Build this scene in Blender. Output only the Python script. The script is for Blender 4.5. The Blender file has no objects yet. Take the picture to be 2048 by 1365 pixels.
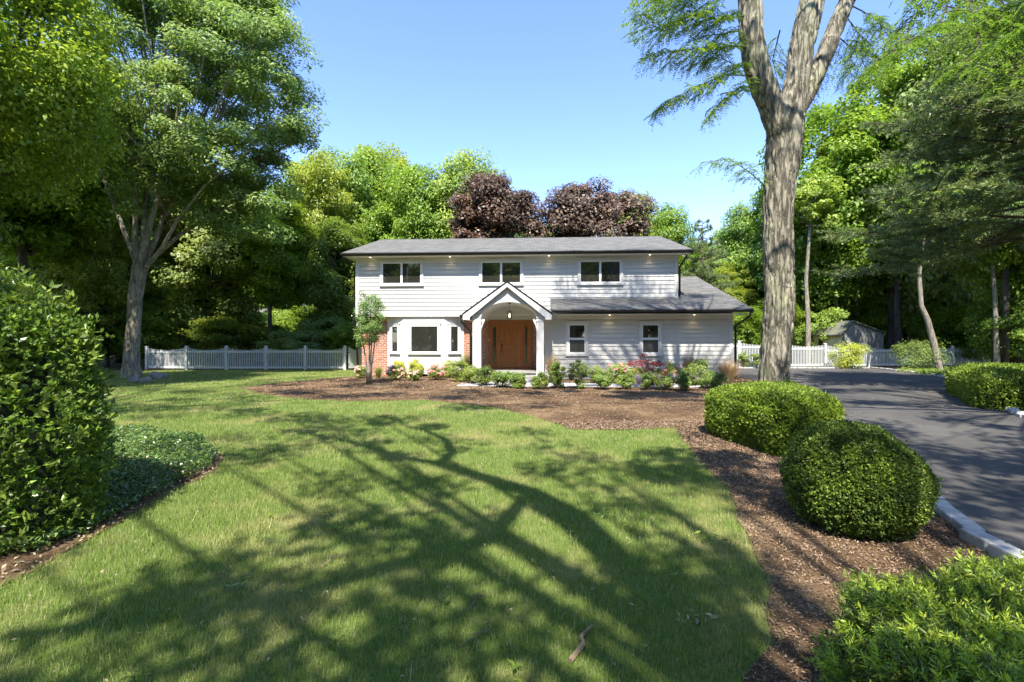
import bpy, math, random
import numpy as np
from mathutils import Vector, noise, Matrix
D = bpy.data; SC = bpy.context.scene; COL = SC.collection
R = math.radians
# ------------------------------------------------------------------ camera, world, sun
F = 967.0; CH = 1.5                       # focal length in photo pixels, eye height
cam = D.cameras.new('camera'); cam.lens = 17.0; cam.sensor_width = 36.0; cam.clip_end = 800; cam.clip_start = 0.05
camo = D.objects.new('camera', cam); COL.objects.link(camo)
camo.location = (0, 0, CH); camo.rotation_euler = (R(90), 0, 0); SC.camera = camo
SUN_EL = 56.0; SUN_AZ = 5.0               # light travels towards +Y, a little to +X
w = D.worlds.new('World'); SC.world = w; w.use_nodes = True
nt = w.node_tree; sky = nt.nodes.new('ShaderNodeTexSky'); sky.sky_type = 'NISHITA'; sky.sun_disc = False
sky.sun_elevation = R(SUN_EL); sky.sun_rotation = R(180 + SUN_AZ); sky.air_density = 1.0; sky.dust_density = 0.15; sky.ozone_density = 3.5
bg = nt.nodes['Background']; bg.inputs[1].default_value = 0.15; hs = nt.nodes.new('ShaderNodeHueSaturation'); hs.inputs['Saturation'].default_value = 1.08; hs.inputs['Hue'].default_value = .512; nt.links.new(sky.outputs[0], hs.inputs['Color']); nt.links.new(hs.outputs[0], bg.inputs[0])
sl = D.lights.new('sun', 'SUN'); sl.energy = 4.0; sl.angle = R(0.55); sl.color = (1.0, 0.94, 0.84)
so = D.objects.new('sun', sl); COL.objects.link(so)
sd = Vector((math.sin(R(SUN_AZ)) * math.cos(R(SUN_EL)), math.cos(R(SUN_AZ)) * math.cos(R(SUN_EL)), -math.sin(R(SUN_EL))))
so.rotation_euler = sd.to_track_quat('-Z', 'Y').to_euler(); so.location = (-5, -30, 40)
SC.view_settings.view_transform = 'Standard'; SC.view_settings.look = 'None'; SC.view_settings.gamma = 1; SC.view_settings.exposure = 1.62
SC.cycles.max_bounces = 12; SC.cycles.diffuse_bounces = 8; SC.cycles.transmission_bounces = 8
SC.render.resolution_x = 1024; SC.render.resolution_y = 682

def g(px, py, z=0.0):                    # point on the level z seen at a photo pixel
    Y = (CH - z) * F / (py - 682.0); return ((px - 1024) * Y / F, Y)
def W(px, py, Y): return Vector(((px - 1024) * Y / F, Y, CH + (682 - py) * Y / F))
def sunback(p, h):                        # point at height h whose shadow falls on ground point p
    k = h / math.sin(R(SUN_EL)); return Vector((p[0] - sd.x * k, p[1] - sd.y * k, h))
# ------------------------------------------------------------------ mesh helpers
class MB:
    def __init__(s): s.v = []; s.f = []
    def add(s, vs, fs):
        n = len(s.v); s.v += [tuple(v) for v in vs]; s.f += [tuple(i + n for i in f) for f in fs]
    def box(s, x0, x1, y0, y1, z0, z1):
        s.add([(x0,y0,z0),(x1,y0,z0),(x1,y1,z0),(x0,y1,z0),(x0,y0,z1),(x1,y0,z1),(x1,y1,z1),(x0,y1,z1)],
              [(0,3,2,1),(4,5,6,7),(0,1,5,4),(1,2,6,5),(2,3,7,6),(3,0,4,7)])
    def obox(s, O, U, Vv, N, u0, u1, v0, v1, n0, n1):     # box in a frame
        P = []
        for (a, b, c) in [(u0,v0,n0),(u1,v0,n0),(u1,v1,n0),(u0,v1,n0),(u0,v0,n1),(u1,v0,n1),(u1,v1,n1),(u0,v1,n1)]:
            P.append(O + U*a + Vv*b + N*c)
        s.add(P, [(0,3,2,1),(4,5,6,7),(0,1,5,4),(1,2,6,5),(2,3,7,6),(3,0,4,7)])
    def prism(s, poly, z0, z1):
        n = len(poly); s.add([(p[0],p[1],z0) for p in poly] + [(p[0],p[1],z1) for p in poly],
            [tuple(range(n-1,-1,-1)), tuple(range(n,2*n))] + [(i,(i+1)%n,n+(i+1)%n,n+i) for i in range(n)])
    def xprism(s, poly, y0, y1):           # poly in x,z extruded along y
        n = len(poly); s.add([(p[0],y0,p[1]) for p in poly] + [(p[0],y1,p[1]) for p in poly],
            [tuple(range(n)), tuple(range(2*n-1,n-1,-1))] + [(i,n+i,n+(i+1)%n,(i+1)%n) for i in range(n)])
    def yprism(s, poly, x0, x1):           # poly in y,z extruded along x
        n = len(poly); s.add([(x0,p[0],p[1]) for p in poly] + [(x1,p[0],p[1]) for p in poly],
            [tuple(range(n)), tuple(range(2*n-1,n-1,-1))] + [(i,n+i,n+(i+1)%n,(i+1)%n) for i in range(n)])
    def tube(s, pts, rad, k=8, cap=True):
        pts = [Vector(p) for p in pts]; n = len(pts)
        if not hasattr(rad, '__len__'): rad = [rad]*n
        base = len(s.v); side = None
        for i, p in enumerate(pts):
            t = (pts[min(i+1,n-1)] - pts[max(i-1,0)])
            if t.length < 1e-6: t = Vector((0,0,1))
            t.normalize()
            if side is None: side = t.cross(Vector((0.3,0.9,0.1)) if abs(t.z) > .7 else Vector((0,0,1))).normalized()
            side = (side - t*side.dot(t)).normalized(); up = t.cross(side)
            for j in range(k):
                a = 2*math.pi*j/k; s.v.append(tuple(p + (side*math.cos(a) + up*math.sin(a))*rad[i]))
        for i in range(n-1):
            for j in range(k):
                a = base+i*k+j; b = base+i*k+(j+1)%k; s.f.append((a,b,b+k,a+k))
        if cap: s.f.append(tuple(range(base+k-1,base-1,-1))); s.f.append(tuple(base+(n-1)*k+j for j in range(k)))
    def build(s, name, m, parent=None, smooth=False, bevel=0):
        me = D.meshes.new(name); me.from_pydata(s.v, [], s.f); me.update()
        return link(name, me, m, parent, smooth, bevel)
def link(name, me, m, parent=None, smooth=False, bevel=0):
    o = D.objects.new(name, me); COL.objects.link(o)
    if m is not None:
        for mm in (m if isinstance(m, (list, tuple)) else [m]): me.materials.append(mm)
    if smooth: me.polygons.foreach_set('use_smooth', [True]*len(me.polygons))
    if bevel:
        b = o.modifiers.new('bevel', 'BEVEL'); b.width = bevel; b.segments = 2; b.limit_method = 'ANGLE'
    if parent: o.parent = parent
    return o
def npmesh(name, V, Fc, m, parent=None, midx=None, smooth=False):
    me = D.meshes.new(name); V = np.asarray(V, np.float32); Fc = np.asarray(Fc, np.int32); k = Fc.shape[1]
    me.vertices.add(len(V)); me.vertices.foreach_set('co', V.ravel())
    me.loops.add(Fc.size); me.loops.foreach_set('vertex_index', Fc.ravel())
    me.polygons.add(len(Fc)); me.polygons.foreach_set('loop_start', np.arange(len(Fc), dtype=np.int32)*k)
    me.polygons.foreach_set('loop_total', np.full(len(Fc), k, np.int32))
    if midx is not None: me.polygons.foreach_set('material_index', np.asarray(midx, np.int32))
    if smooth: me.polygons.foreach_set('use_smooth', np.ones(len(Fc), bool))
    me.update(calc_edges=True)
    return link(name, me, m, parent)
def empty(name, loc=(0,0,0), rz=0):
    o = D.objects.new(name, None); COL.objects.link(o); o.location = loc; o.rotation_euler = (0,0,rz); o.empty_display_size = .2; return o
def tag(o, label=None, cat=None, group=None, kind=None):
    if label: o['label'] = label
    if cat: o['category'] = cat
    if group: o['group'] = group
    if kind: o['kind'] = kind
    return o
def copy_tree(o, parent=None):
    c = o.copy(); COL.objects.link(c)
    if parent: c.parent = parent
    for ch in list(KIDS.get(o.name, [])) : 
        cc = ch.copy(); COL.objects.link(cc); cc.parent = c
        KIDS.setdefault(c.name, []).append(cc)
    return c
KIDS = {}
def reg(root, *ch): KIDS[root.name] = list(ch)
# ------------------------------------------------------------------ materials
def newmat(name):
    m = D.materials.new(name); m.use_nodes = True; return m, m.node_tree, m.node_tree.nodes['Principled BSDF']
def ramp(nt, stops, src):
    r = nt.nodes.new('ShaderNodeValToRGB'); e = r.color_ramp.elements
    while len(e) < len(stops): e.new(.5)
    for i, (p, c) in enumerate(stops): e[i].position = p; e[i].color = (*c, 1)
    nt.links.new(src, r.inputs[0]); return r
def noise_n(nt, scale, detail=4, rough=.6, vec=None, dist=0):
    n = nt.nodes.new('ShaderNodeTexNoise'); n.inputs['Scale'].default_value = scale; n.inputs['Detail'].default_value = detail
    n.inputs['Roughness'].default_value = rough; n.inputs['Distortion'].default_value = dist
    if vec is not None: nt.links.new(vec, n.inputs['Vector'])
    return n
def coord(nt, kind='Object', scale=None):
    t = nt.nodes.new('ShaderNodeTexCoord'); o = t.outputs[kind]
    if scale:
        mp = nt.nodes.new('ShaderNodeMapping'); mp.inputs['Scale'].default_value = scale; nt.links.new(o, mp.inputs['Vector']); o = mp.outputs[0]
    return o
def bump(nt, b, h, strength=.3, dist=.02):
    n = nt.nodes.new('ShaderNodeBump'); n.inputs['Strength'].default_value = strength; n.inputs['Distance'].default_value = dist
    nt.links.new(h, n.inputs['Height']); nt.links.new(n.outputs[0], b.inputs['Normal'])
def mixc(nt, fac, a, b, mode='MIX'):
    m = nt.nodes.new('ShaderNodeMix'); m.data_type = 'RGBA'; m.blend_type = mode
    for s, i in ((fac, 0), (a, 6), (b, 7)):
        if isinstance(s, (int, float)): m.inputs[i].default_value = s
        elif isinstance(s, tuple): m.inputs[i].default_value = (*s, 1)
        else: nt.links.new(s, m.inputs[i])
    return m.outputs[2]
def paint(name, c, rough=.5, var=.06, scale=6, bstr=.08, metal=0):
    m, nt, b = newmat(name); co = coord(nt)
    n = noise_n(nt, scale, 5, .6, co); c2 = tuple(x*(1-var*2) for x in c)
    r = ramp(nt, [(.35, c2), (.65, c)], n.outputs['Fac']); nt.links.new(r.outputs[0], b.inputs['Base Color'])
    b.inputs['Roughness'].default_value = rough; b.inputs['Metallic'].default_value = metal
    n2 = noise_n(nt, scale*12, 3, .6, co); bump(nt, b, n2.outputs['Fac'], bstr, .01); return m
LG = 1.85
def leafmat(name, cols, trans=.42, rough=.45, tint=1.25, nscale=.5, spec=.4):
    m, nt, b = newmat(name)
    geo = nt.nodes.new('ShaderNodeNewGeometry')
    r = ramp(nt, [(i/(len(cols)-1), (c[0]*LG*1.2, c[1]*LG*.98, c[2]*LG*1.05)) for i, c in enumerate(cols)], geo.outputs['Random Per Island'])
    n = noise_n(nt, nscale, 2, .5, coord(nt)); rr = ramp(nt, [(.3, (.72,.78,.74)), (.7, (1.2,1.12,1.0))], n.outputs['Fac'])
    oi = nt.nodes.new('ShaderNodeObjectInfo'); ro = ramp(nt, [(0, (.82,.9,.85)), (1, (1.15,1.06,1.0))], oi.outputs['Random'])
    c = mixc(nt, 1.0, r.outputs[0], rr.outputs[0], 'MULTIPLY'); c = mixc(nt, 1.0, c, ro.outputs[0], 'MULTIPLY')
    nt.links.new(c, b.inputs['Base Color']); b.inputs['Roughness'].default_value = rough
    b.inputs['Specular IOR Level'].default_value = spec
    tr = nt.nodes.new('ShaderNodeBsdfTranslucent'); tc = mixc(nt, 1.0, c, (tint*1.15, tint*1.12, tint*.6), 'MULTIPLY')
    nt.links.new(tc, tr.inputs[0]); mx = nt.nodes.new('ShaderNodeMixShader'); mx.inputs[0].default_value = trans
    nt.links.new(b.outputs[0], mx.inputs[1]); nt.links.new(tr.outputs[0], mx.inputs[2])
    nt.links.new(mx.outputs[0], nt.nodes['Material Output'].inputs[0]); return m
def barkmat(name, c1, c2, c3, scale=7, stretch=.22, bstr=.7, bd=.03):
    m, nt, b = newmat(name); co = coord(nt, 'Object', (1,1,stretch))
    n = noise_n(nt, scale, 8, .65, co, .6); v = nt.nodes.new('ShaderNodeTexVoronoi'); v.inputs['Scale'].default_value = scale*1.6; v.feature = 'DISTANCE_TO_EDGE'
    dn = mixc(nt, .25, co, n.outputs['Color']); nt.links.new(dn, v.inputs['Vector'])
    r = ramp(nt, [(.3, c1), (.5, c2), (.7, c3)], n.outputs['Fac'])
    e = ramp(nt, [(0, (.35,.33,.3)), (.12, (1,1,1))], v.outputs['Distance'])
    n3 = noise_n(nt, 2.2, 4, .6, coord(nt)); lich = ramp(nt, [(.5, (1,1,1)), (.68, (1.05,1.18,.95))], n3.outputs['Fac'])
    c = mixc(nt, .8, r.outputs[0], e.outputs[0], 'MULTIPLY'); c = mixc(nt, 1.0, c, lich.outputs[0], 'MULTIPLY')
    nt.links.new(c, b.inputs['Base Color']); b.inputs['Roughness'].default_value = .9
    ma = nt.nodes.new('ShaderNodeMath'); ma.operation = 'MULTIPLY_ADD'; nt.links.new(e.outputs[0], ma.inputs[0]); ma.inputs[1].default_value = .6; nt.links.new(n.outputs['Fac'], ma.inputs[2])
    bump(nt, b, ma.outputs[0], bstr, bd); return m
MT = {}
MT['siding'] = paint('fibre_cement_siding', (.55,.545,.515), .55, .03, 3, .1)
MT['trim'] = paint('white_trim', (.61,.60,.575), .45, .02, 3, .04)
MT['soffit'] = paint('soffit_panel', (.74,.73,.68), .6, .02)
MT['vinyl'] = paint('white_vinyl', (.58,.59,.58), .4, .03, 2, .04)
MT['gutter'] = paint('black_gutter', (.012,.011,.011), .35, .05)
MT['black'] = paint('black_metal', (.014,.013,.012), .4, .05, 10, .05, .3)
MT['stone'] = paint('bluestone', (.30,.29,.265), .8, .15, 5, .4)
MT['block'] = paint('granite_block', (.50,.49,.46), .85, .16, 12, .6)
MT['rock'] = paint('field_stone', (.30,.28,.25), .9, .2, 6, .8)
MT['paver'] = paint('paver_stone', (.42,.41,.39), .85, .12, 9, .5)
MT['shedgrey'] = paint('weathered_boards', (.29,.29,.27), .9, .15, 4, .3)
MT['shedcream'] = paint('cream_boards', (.78,.70,.36), .7, .08, 4, .2)
MT['sash'] = paint('vinyl_sash', (.78,.78,.76), .4, .02)
def glassmat(name, c=(.026,.025,.021), rough=.02):
    m, nt, b = newmat(name); b.inputs['Base Color'].default_value = (*c, 1); b.inputs['Roughness'].default_value = rough
    b.inputs['IOR'].default_value = 1.6; b.inputs['Specular IOR Level'].default_value = 1.0
    n = noise_n(nt, 1.3, 2, .5, coord(nt)); bump(nt, b, n.outputs['Fac'], .08, .02); return m
MT['glass'] = glassmat('window_glass')
MT['screen'] = glassmat('screened_glass', (.03,.03,.028), .35)
MT['sideglass'] = glassmat('sidelight_glass', (.05,.055,.05), .05)
def brickmat():
    m, nt, b = newmat('red_brick'); co = coord(nt); sx = nt.nodes.new('ShaderNodeSeparateXYZ'); nt.links.new(co, sx.inputs[0])
    ad = nt.nodes.new('ShaderNodeMath'); nt.links.new(sx.outputs[0], ad.inputs[0]); nt.links.new(sx.outputs[1], ad.inputs[1])
    cx = nt.nodes.new('ShaderNodeCombineXYZ'); nt.links.new(ad.outputs[0], cx.inputs[0]); nt.links.new(sx.outputs[2], cx.inputs[1])
    t = nt.nodes.new('ShaderNodeTexBrick'); nt.links.new(cx.outputs[0], t.inputs['Vector'])
    t.inputs['Color1'].default_value = (.42,.15,.075,1); t.inputs['Color2'].default_value = (.22,.07,.04,1); t.inputs['Mortar'].default_value = (.50,.44,.37,1)
    t.inputs['Scale'].default_value = 1; t.inputs['Brick Width'].default_value = .21; t.inputs['Row Height'].default_value = .076; t.inputs['Mortar Size'].default_value = .011
    t.inputs['Bias'].default_value = -.25; t.inputs['Mortar Smooth'].default_value = .2
    n = noise_n(nt, 9, 4, .6, co); rr = ramp(nt, [(.3,(.65,.62,.62)),(.7,(1.35,1.3,1.3))], n.outputs['Fac'])
    c = mixc(nt, 1.0, t.outputs['Color'], rr.outputs[0], 'MULTIPLY'); nt.links.new(c, b.inputs['Base Color']); b.inputs['Roughness'].default_value = .85
    iv = nt.nodes.new('ShaderNodeMath'); iv.operation = 'SUBTRACT'; iv.inputs[0].default_value = 1; nt.links.new(t.outputs['Fac'], iv.inputs[1]); bump(nt, b, iv.outputs[0], .7, .01); return m
MT['brick'] = brickmat()
def woodmat():
    m, nt, b = newmat('stained_wood'); co = coord(nt, 'Object', (14,14,1.2)); n = noise_n(nt, 2.2, 6, .65, co, 1.5)
    r = ramp(nt, [(.3,(.20,.062,.016)),(.55,(.36,.125,.032)),(.75,(.44,.17,.05))], n.outputs['Fac']); nt.links.new(r.outputs[0], b.inputs['Base Color'])
    b.inputs['Roughness'].default_value = .35; bump(nt, b, n.outputs['Fac'], .1, .005); return m
MT['wood'] = woodmat()
def shinglemat(name, c1, c2):
    m, nt, b = newmat(name); co = coord(nt, 'Object'); sx = nt.nodes.new('ShaderNodeSeparateXYZ'); nt.links.new(co, sx.inputs[0])
    cx = nt.nodes.new('ShaderNodeCombineXYZ'); nt.links.new(sx.outputs[0], cx.inputs[0]); nt.links.new(sx.outputs[1], cx.inputs[1])
    t = nt.nodes.new('ShaderNodeTexBrick'); nt.links.new(cx.outputs[0], t.inputs['Vector']); t.inputs['Scale'].default_value = 1
    t.inputs['Brick Width'].default_value = .3; t.inputs['Row Height'].default_value = .135; t.inputs['Mortar Size'].default_value = .006
    t.inputs['Color1'].default_value = (*c1,1); t.inputs['Color2'].default_value = (*c2,1); t.inputs['Mortar'].default_value = (c1[0]*.5,c1[1]*.5,c1[2]*.5,1)
    n = noise_n(nt, 30, 4, .7, co); rr = ramp(nt, [(.3,(.6,.6,.6)),(.7,(1.4,1.38,1.34))], n.outputs['Fac'])
    c = mixc(nt, 1.0, t.outputs['Color'], rr.outputs[0], 'MULTIPLY'); nt.links.new(c, b.inputs['Base Color']); b.inputs['Roughness'].default_value = .9
    bump(nt, b, mixc(nt, .5, t.outputs['Color'], n.outputs['Fac']), .5, .02); return m
MT['shingle'] = shinglemat('asphalt_shingles', (.085,.086,.080), (.155,.152,.138))
MT['oldshingle'] = shinglemat('mossy_shingles', (.12,.13,.09), (.20,.20,.15))
def groundmat(name, stops, scale, fine, bstr=.5, bd=.03, rough=.95, fmul=((.6,.6,.6),(1.4,1.4,1.4))):
    m, nt, b = newmat(name); co = coord(nt); n = noise_n(nt, scale, 5, .65, co); r = ramp(nt, stops, n.outputs['Fac'])
    n2 = noise_n(nt, fine, 4, .75, co); rr = ramp(nt, [(.32,fmul[0]),(.68,fmul[1])], n2.outputs['Fac'])
    nt.links.new(mixc(nt, 1.0, r.outputs[0], rr.outputs[0], 'MULTIPLY'), b.inputs['Base Color']); b.inputs['Roughness'].default_value = rough
    b.inputs['Specular IOR Level'].default_value = .2
    bump(nt, b, n2.outputs['Fac'], bstr, bd); return m
MT['lawn'] = groundmat('lawn_turf', [(.3,(.08,.13,.025)),(.5,(.12,.17,.035)),(.68,(.24,.23,.09))], .9, 60, .8, .03)
MT['floor'] = groundmat('forest_floor', [(.35,(.045,.06,.02)),(.6,(.08,.06,.035))], .4, 18)
MT['mulch'] = groundmat('mulch_soil', [(.3,(.055,.033,.018)),(.52,(.145,.09,.046)),(.72,(.30,.21,.115))], .8, 45, 1.0, .03)
MT['asphalt'] = groundmat('asphalt', [(.35,(.052,.050,.048)),(.6,(.085,.080,.074)),(.8,(.13,.118,.10))], .5, 130, .5, .006, .8, ((.6,.6,.6),(1.5,1.5,1.5)))
MT['grass'] = None
def grassmat():
    m, nt, b = newmat('grass_blades'); geo = nt.nodes.new('ShaderNodeNewGeometry')
    r = ramp(nt, [(0,(.14,.22,.04)),(.55,(.225,.30,.07)),(.85,(.31,.35,.12)),(1,(.48,.43,.26))], geo.outputs['Random Per Island'])
    n = noise_n(nt, .9, 5, .65, geo.outputs['Position']); dry = ramp(nt, [(.48,(0,0,0)),(.68,(1,1,1))], n.outputs['Fac'])
    c = mixc(nt, dry.outputs[0], r.outputs[0], (.38,.36,.15)); nt.links.new(c, b.inputs['Base Color']); b.inputs['Roughness'].default_value = .5
    b.inputs['Specular IOR Level'].default_value = .3
    tr = nt.nodes.new('ShaderNodeBsdfTranslucent'); nt.links.new(mixc(nt,1.0,c,(1.3,1.4,.6),'MULTIPLY'), tr.inputs[0]); mx = nt.nodes.new('ShaderNodeMixShader'); mx.inputs[0].default_value = .3
    nt.links.new(b.outputs[0], mx.inputs[1]); nt.links.new(tr.outputs[0], mx.inputs[2]); nt.links.new(mx.outputs[0], nt.nodes['Material Output'].inputs[0]); return m
MT['grass'] = grassmat()
def islandmat(name, cols, rough=.9):
    m, nt, b = newmat(name); geo = nt.nodes.new('ShaderNodeNewGeometry')
    r = ramp(nt, [(i/(len(cols)-1), c) for i, c in enumerate(cols)], geo.outputs['Random Per Island']); nt.links.new(r.outputs[0], b.inputs['Base Color']); b.inputs['Roughness'].default_value = rough; return m
MT['chips'] = islandmat('mulch_chips', [(.06,.038,.024),(.17,.105,.065),(.24,.16,.10),(.34,.25,.165)])
MT['litter'] = islandmat('dry_litter', [(.13,.085,.045),(.27,.21,.12),(.38,.31,.2)])
MT['bark'] = barkmat('grey_bark', (.15,.13,.10), (.28,.245,.195), (.42,.38,.31))
MT['bark_big'] = barkmat('ridged_bark', (.17,.155,.118), (.27,.245,.185), (.38,.345,.26), 7, .14, 1.0, .05)
MT['bark_dark'] = barkmat('dark_bark', (.05,.042,.033), (.09,.075,.06), (.15,.13,.105))
MT['twig'] = paint('twig', (.22,.16,.10), .9, .15)
L = lambda n, *c, **k: leafmat(n, list(c), **k)
MT['l_maple'] = L('maple_leaves', (.055,.115,.018), (.10,.19,.028), (.165,.27,.045))
MT['l_oak'] = L('grey_green_leaves', (.062,.125,.030), (.105,.185,.050), (.16,.25,.078))
MT['l_dark'] = L('deep_green_leaves', (.058,.108,.026), (.095,.165,.04), (.145,.23,.06))
MT['l_light'] = L('yellow_green_leaves', (.085,.15,.028), (.13,.21,.04), (.18,.26,.06))
MT['l_purple'] = L('copper_leaves', (.032,.022,.016), (.060,.040,.026), (.10,.074,.045), tint=.9, trans=.2)
MT['l_pine'] = L('pine_needles', (.040,.092,.034), (.072,.135,.052), (.12,.18,.075), trans=.3)
MT['l_locust'] = L('locust_leaflets', (.045,.11,.025), (.08,.17,.035), (.15,.26,.05), trans=.4)
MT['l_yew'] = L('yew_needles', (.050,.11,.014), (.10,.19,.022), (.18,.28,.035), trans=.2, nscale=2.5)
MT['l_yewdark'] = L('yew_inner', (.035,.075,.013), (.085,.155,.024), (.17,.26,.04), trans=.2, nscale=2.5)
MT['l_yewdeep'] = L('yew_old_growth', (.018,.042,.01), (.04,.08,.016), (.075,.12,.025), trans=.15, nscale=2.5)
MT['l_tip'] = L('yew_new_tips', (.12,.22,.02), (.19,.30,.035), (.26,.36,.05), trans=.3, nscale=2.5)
MT['l_privet'] = L('glossy_hedge_leaves', (.040,.095,.015), (.075,.15,.022), (.15,.25,.04), trans=.25, rough=.3, spec=.6, nscale=1.5)
MT['l_vinca'] = L('vinca_leaves', (.025,.065,.022), (.05,.11,.03), (.10,.18,.045), trans=.2, rough=.3, spec=.6, nscale=1.2)
MT['l_box'] = L('boxwood_leaves', (.05,.10,.018), (.11,.18,.03), (.20,.27,.05), trans=.2, nscale=3)
MT['l_gold'] = L('golden_leaves', (.10,.16,.02), (.17,.24,.025), (.25,.31,.05), trans=.25, nscale=3)
MT['l_bush'] = L('fresh_leaves', (.042,.085,.014), (.085,.145,.022), (.15,.22,.045), trans=.3, nscale=3)
MT['l_red'] = L('crimson_leaves', (.07,.012,.016), (.13,.025,.027), (.18,.05,.04), trans=.3, tint=1.0, nscale=3)
MT['pink'] = L('pink_petals', (.42,.06,.14), (.48,.14,.22), (.5,.28,.32), trans=.2, tint=.9, nscale=5)
MT['palepink'] = L('pale_petals', (.45,.2,.24), (.48,.33,.33), (.5,.46,.42), trans=.2, tint=.9, nscale=5)
MT['lav'] = L('lavender_petals', (.24,.22,.36), (.36,.34,.5), (.3,.36,.25), trans=.2, tint=.9, nscale=5)
MT['tan'] = L('straw_blades', (.16,.135,.085), (.25,.21,.14), (.13,.15,.06), trans=.2, tint=.9, nscale=3)
MT['greenblade'] = L('green_blades', (.07,.13,.03), (.14,.22,.06), (.25,.28,.1), trans=.2, nscale=3)
m, nt_, b_ = newmat('lamp_glow'); b_.inputs['Emission Color'].default_value = (1,.78,.45,1); b_.inputs['Emission Strength'].default_value = 2.2; MT['glow'] = m
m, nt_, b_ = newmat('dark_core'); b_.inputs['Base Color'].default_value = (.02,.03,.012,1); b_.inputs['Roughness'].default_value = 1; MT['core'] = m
# ------------------------------------------------------------------ foliage generators
def unit(a): return a / np.maximum(np.linalg.norm(a, axis=-1, keepdims=True), 1e-9)
def rdir(rng, n): return unit(rng.normal(size=(n,3)))
def leaves(rng, P, N, size, aspect=.55, D0=None, fold=.12):
    n = len(P); N = unit(N); A = rdir(rng, n) if D0 is None else D0
    A = unit(A - N*np.sum(A*N, 1, keepdims=True)); B = np.cross(N, A)
    s = (np.asarray(size)*rng.uniform(.7, 1.3, n))[:,None]
    b = P - A*s*.5; t = P + A*s*.5; m1 = P - A*s*.08
    V = np.stack([b, m1 + B*s*aspect*.5 + N*s*fold, t, m1 - B*s*aspect*.5 + N*s*fold], 1).reshape(-1,3)
    return V, np.arange(n*4).reshape(n,4)
def crown_clumps(rng, ells, ncl, shell=.5):
    E = np.array(ells, float); wgt = E[:,3]*E[:,4]*E[:,5]; idx = rng.choice(len(E), ncl, p=wgt/wgt.sum())
    d = rdir(rng, ncl); r = shell + (1-shell)*rng.random(ncl)**.6
    return E[idx,:3] + d*E[idx,3:6]*r[:,None], d
def crown_leaves(rng, C, Dr, per, cr, size, flat=.6, aspect=.6, up=.7, droop=0):
    n = len(C)*per; rep = np.repeat(np.arange(len(C)), per); q = rdir(rng, n); rr = rng.random(n)**.38
    crr = (cr*rng.uniform(.6,1.35,len(C)))[rep]
    P = C[rep] + q*(rr*crr)[:,None]*np.array([1,1,flat])
    P[:,2] -= droop*np.hypot(q[:,0], q[:,1])*crr*rr
    N = q*.4 + Dr[rep]*.25 + np.array([0,-.38,up]) + rdir(rng, n)*.6
    return leaves(rng, P, N, size, aspect)
def bez(a, b, c, n=7):
    return [Vector(a)*(1-t)**2 + Vector(b)*2*t*(1-t) + Vector(c)*t*t for t in [i/(n-1) for i in range(n)]]
def limbs(mb, rng, C, zb, lean=(0,0), r0=.12, nl=20, top=None, ctr=(0,0), tw=0, cr=1.0):
    idx = rng.choice(len(C), min(nl, len(C)), replace=False)
    for i in idx:
        c = Vector(C[i]); z0 = zb + (c.z - zb)*rng.uniform(.15,.5)
        s = Vector((ctr[0], ctr[1], max(z0, zb*.9))); h = (c - s).length
        md = s*.4 + c*.6; md.z = s.z + (c.z - s.z)*rng.uniform(.25,.6)
        if abs(c.x-s.x)+abs(c.y-s.y) < .2: md.x += .3
        rr = r0*rng.uniform(.35,.8); pts = bez(s, md, c, 7)
        mb.tube(pts, [rr*(1-.12*k) for k in range(7)], 6, False)
        for k in range(tw):
            e = c + Vector(rdir(rng,1)[0])*cr*.9; st = pts[4+k%3]
            mb.tube([st, (st+e)*.5 + Vector((0,0,.12)), e], [rr*.3, rr*.2, .006], 4, False)
def tree_proto(name, seed, H, Rr, z0, leafm, barkm, ncl=130, per=380, cr=1.1, size=.2, tr=.22, ells=None, flat=.6, nl=26, shell=.45, aspect=.6, droop=0, tw=0):
    rng = np.random.default_rng(seed); root = empty(name)
    zc = (H+z0)/2; rz = (H-z0)/2
    if ells is None:
        ells = [(0,0,zc,Rr*.8,Rr*.8,rz*.92)]
        for k in range(6):
            a = rng.uniform(0,6.28); zz = rng.uniform(-.55,.6); q = math.sqrt(max(0,1-zz*zz))*.62
            ells.append((math.cos(a)*Rr*q, math.sin(a)*Rr*q, zc+zz*rz*.85, Rr*rng.uniform(.32,.5), Rr*rng.uniform(.32,.5), rz*rng.uniform(.25,.38)))
    C, Dr = crown_clumps(rng, ells, ncl, shell); V, Fc = crown_leaves(rng, C, Dr, per, cr, size, flat, aspect, droop=droop)
    mb = MB(); bend = rng.uniform(-.25,.25,2)
    pts = []; rad = []
    for i in range(14):
        t = i/13; z = t*(H*.82); pts.append((bend[0]*math.sin(t*4)*1.2, bend[1]*math.sin(t*3.3+1)*1.2 - bend[1]*math.sin(1)*1.2, z))
        rad.append(tr*(1-.86*t)*(1+.55*math.exp(-t*22)))
    mb.tube(pts, rad, 12); limbs(mb, rng, C, z0+.3, nl=nl, r0=tr*.45, tw=tw, cr=cr)
    t = mb.build('trunk', barkm, root, True); c = npmesh('crown', V, Fc, leafm, root)
    root['H'] = H; root['R'] = Rr; reg(root, t, c); return root
USED = {}
def place(proto, px, Y, toppy, halfpx, label, cat='tree', group=None, rz=None, name=None, zs=None):
    H = proto['H']; Rr = proto['R']
    if not USED.get(proto.name): o = proto; USED[proto.name] = True
    else: o = copy_tree(proto)
    x = (px-1024)*Y/F; ztop = CH + (682-toppy)*Y/F; s = 1.13*halfpx*Y/F/Rr
    o.location = (x, Y, 0); o.rotation_euler = (0,0,random.uniform(0,6.28) if rz is None else rz); o.scale = (s, s, ztop/H)
    tag(o, label, cat, group); return o
random.seed(5)
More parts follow.
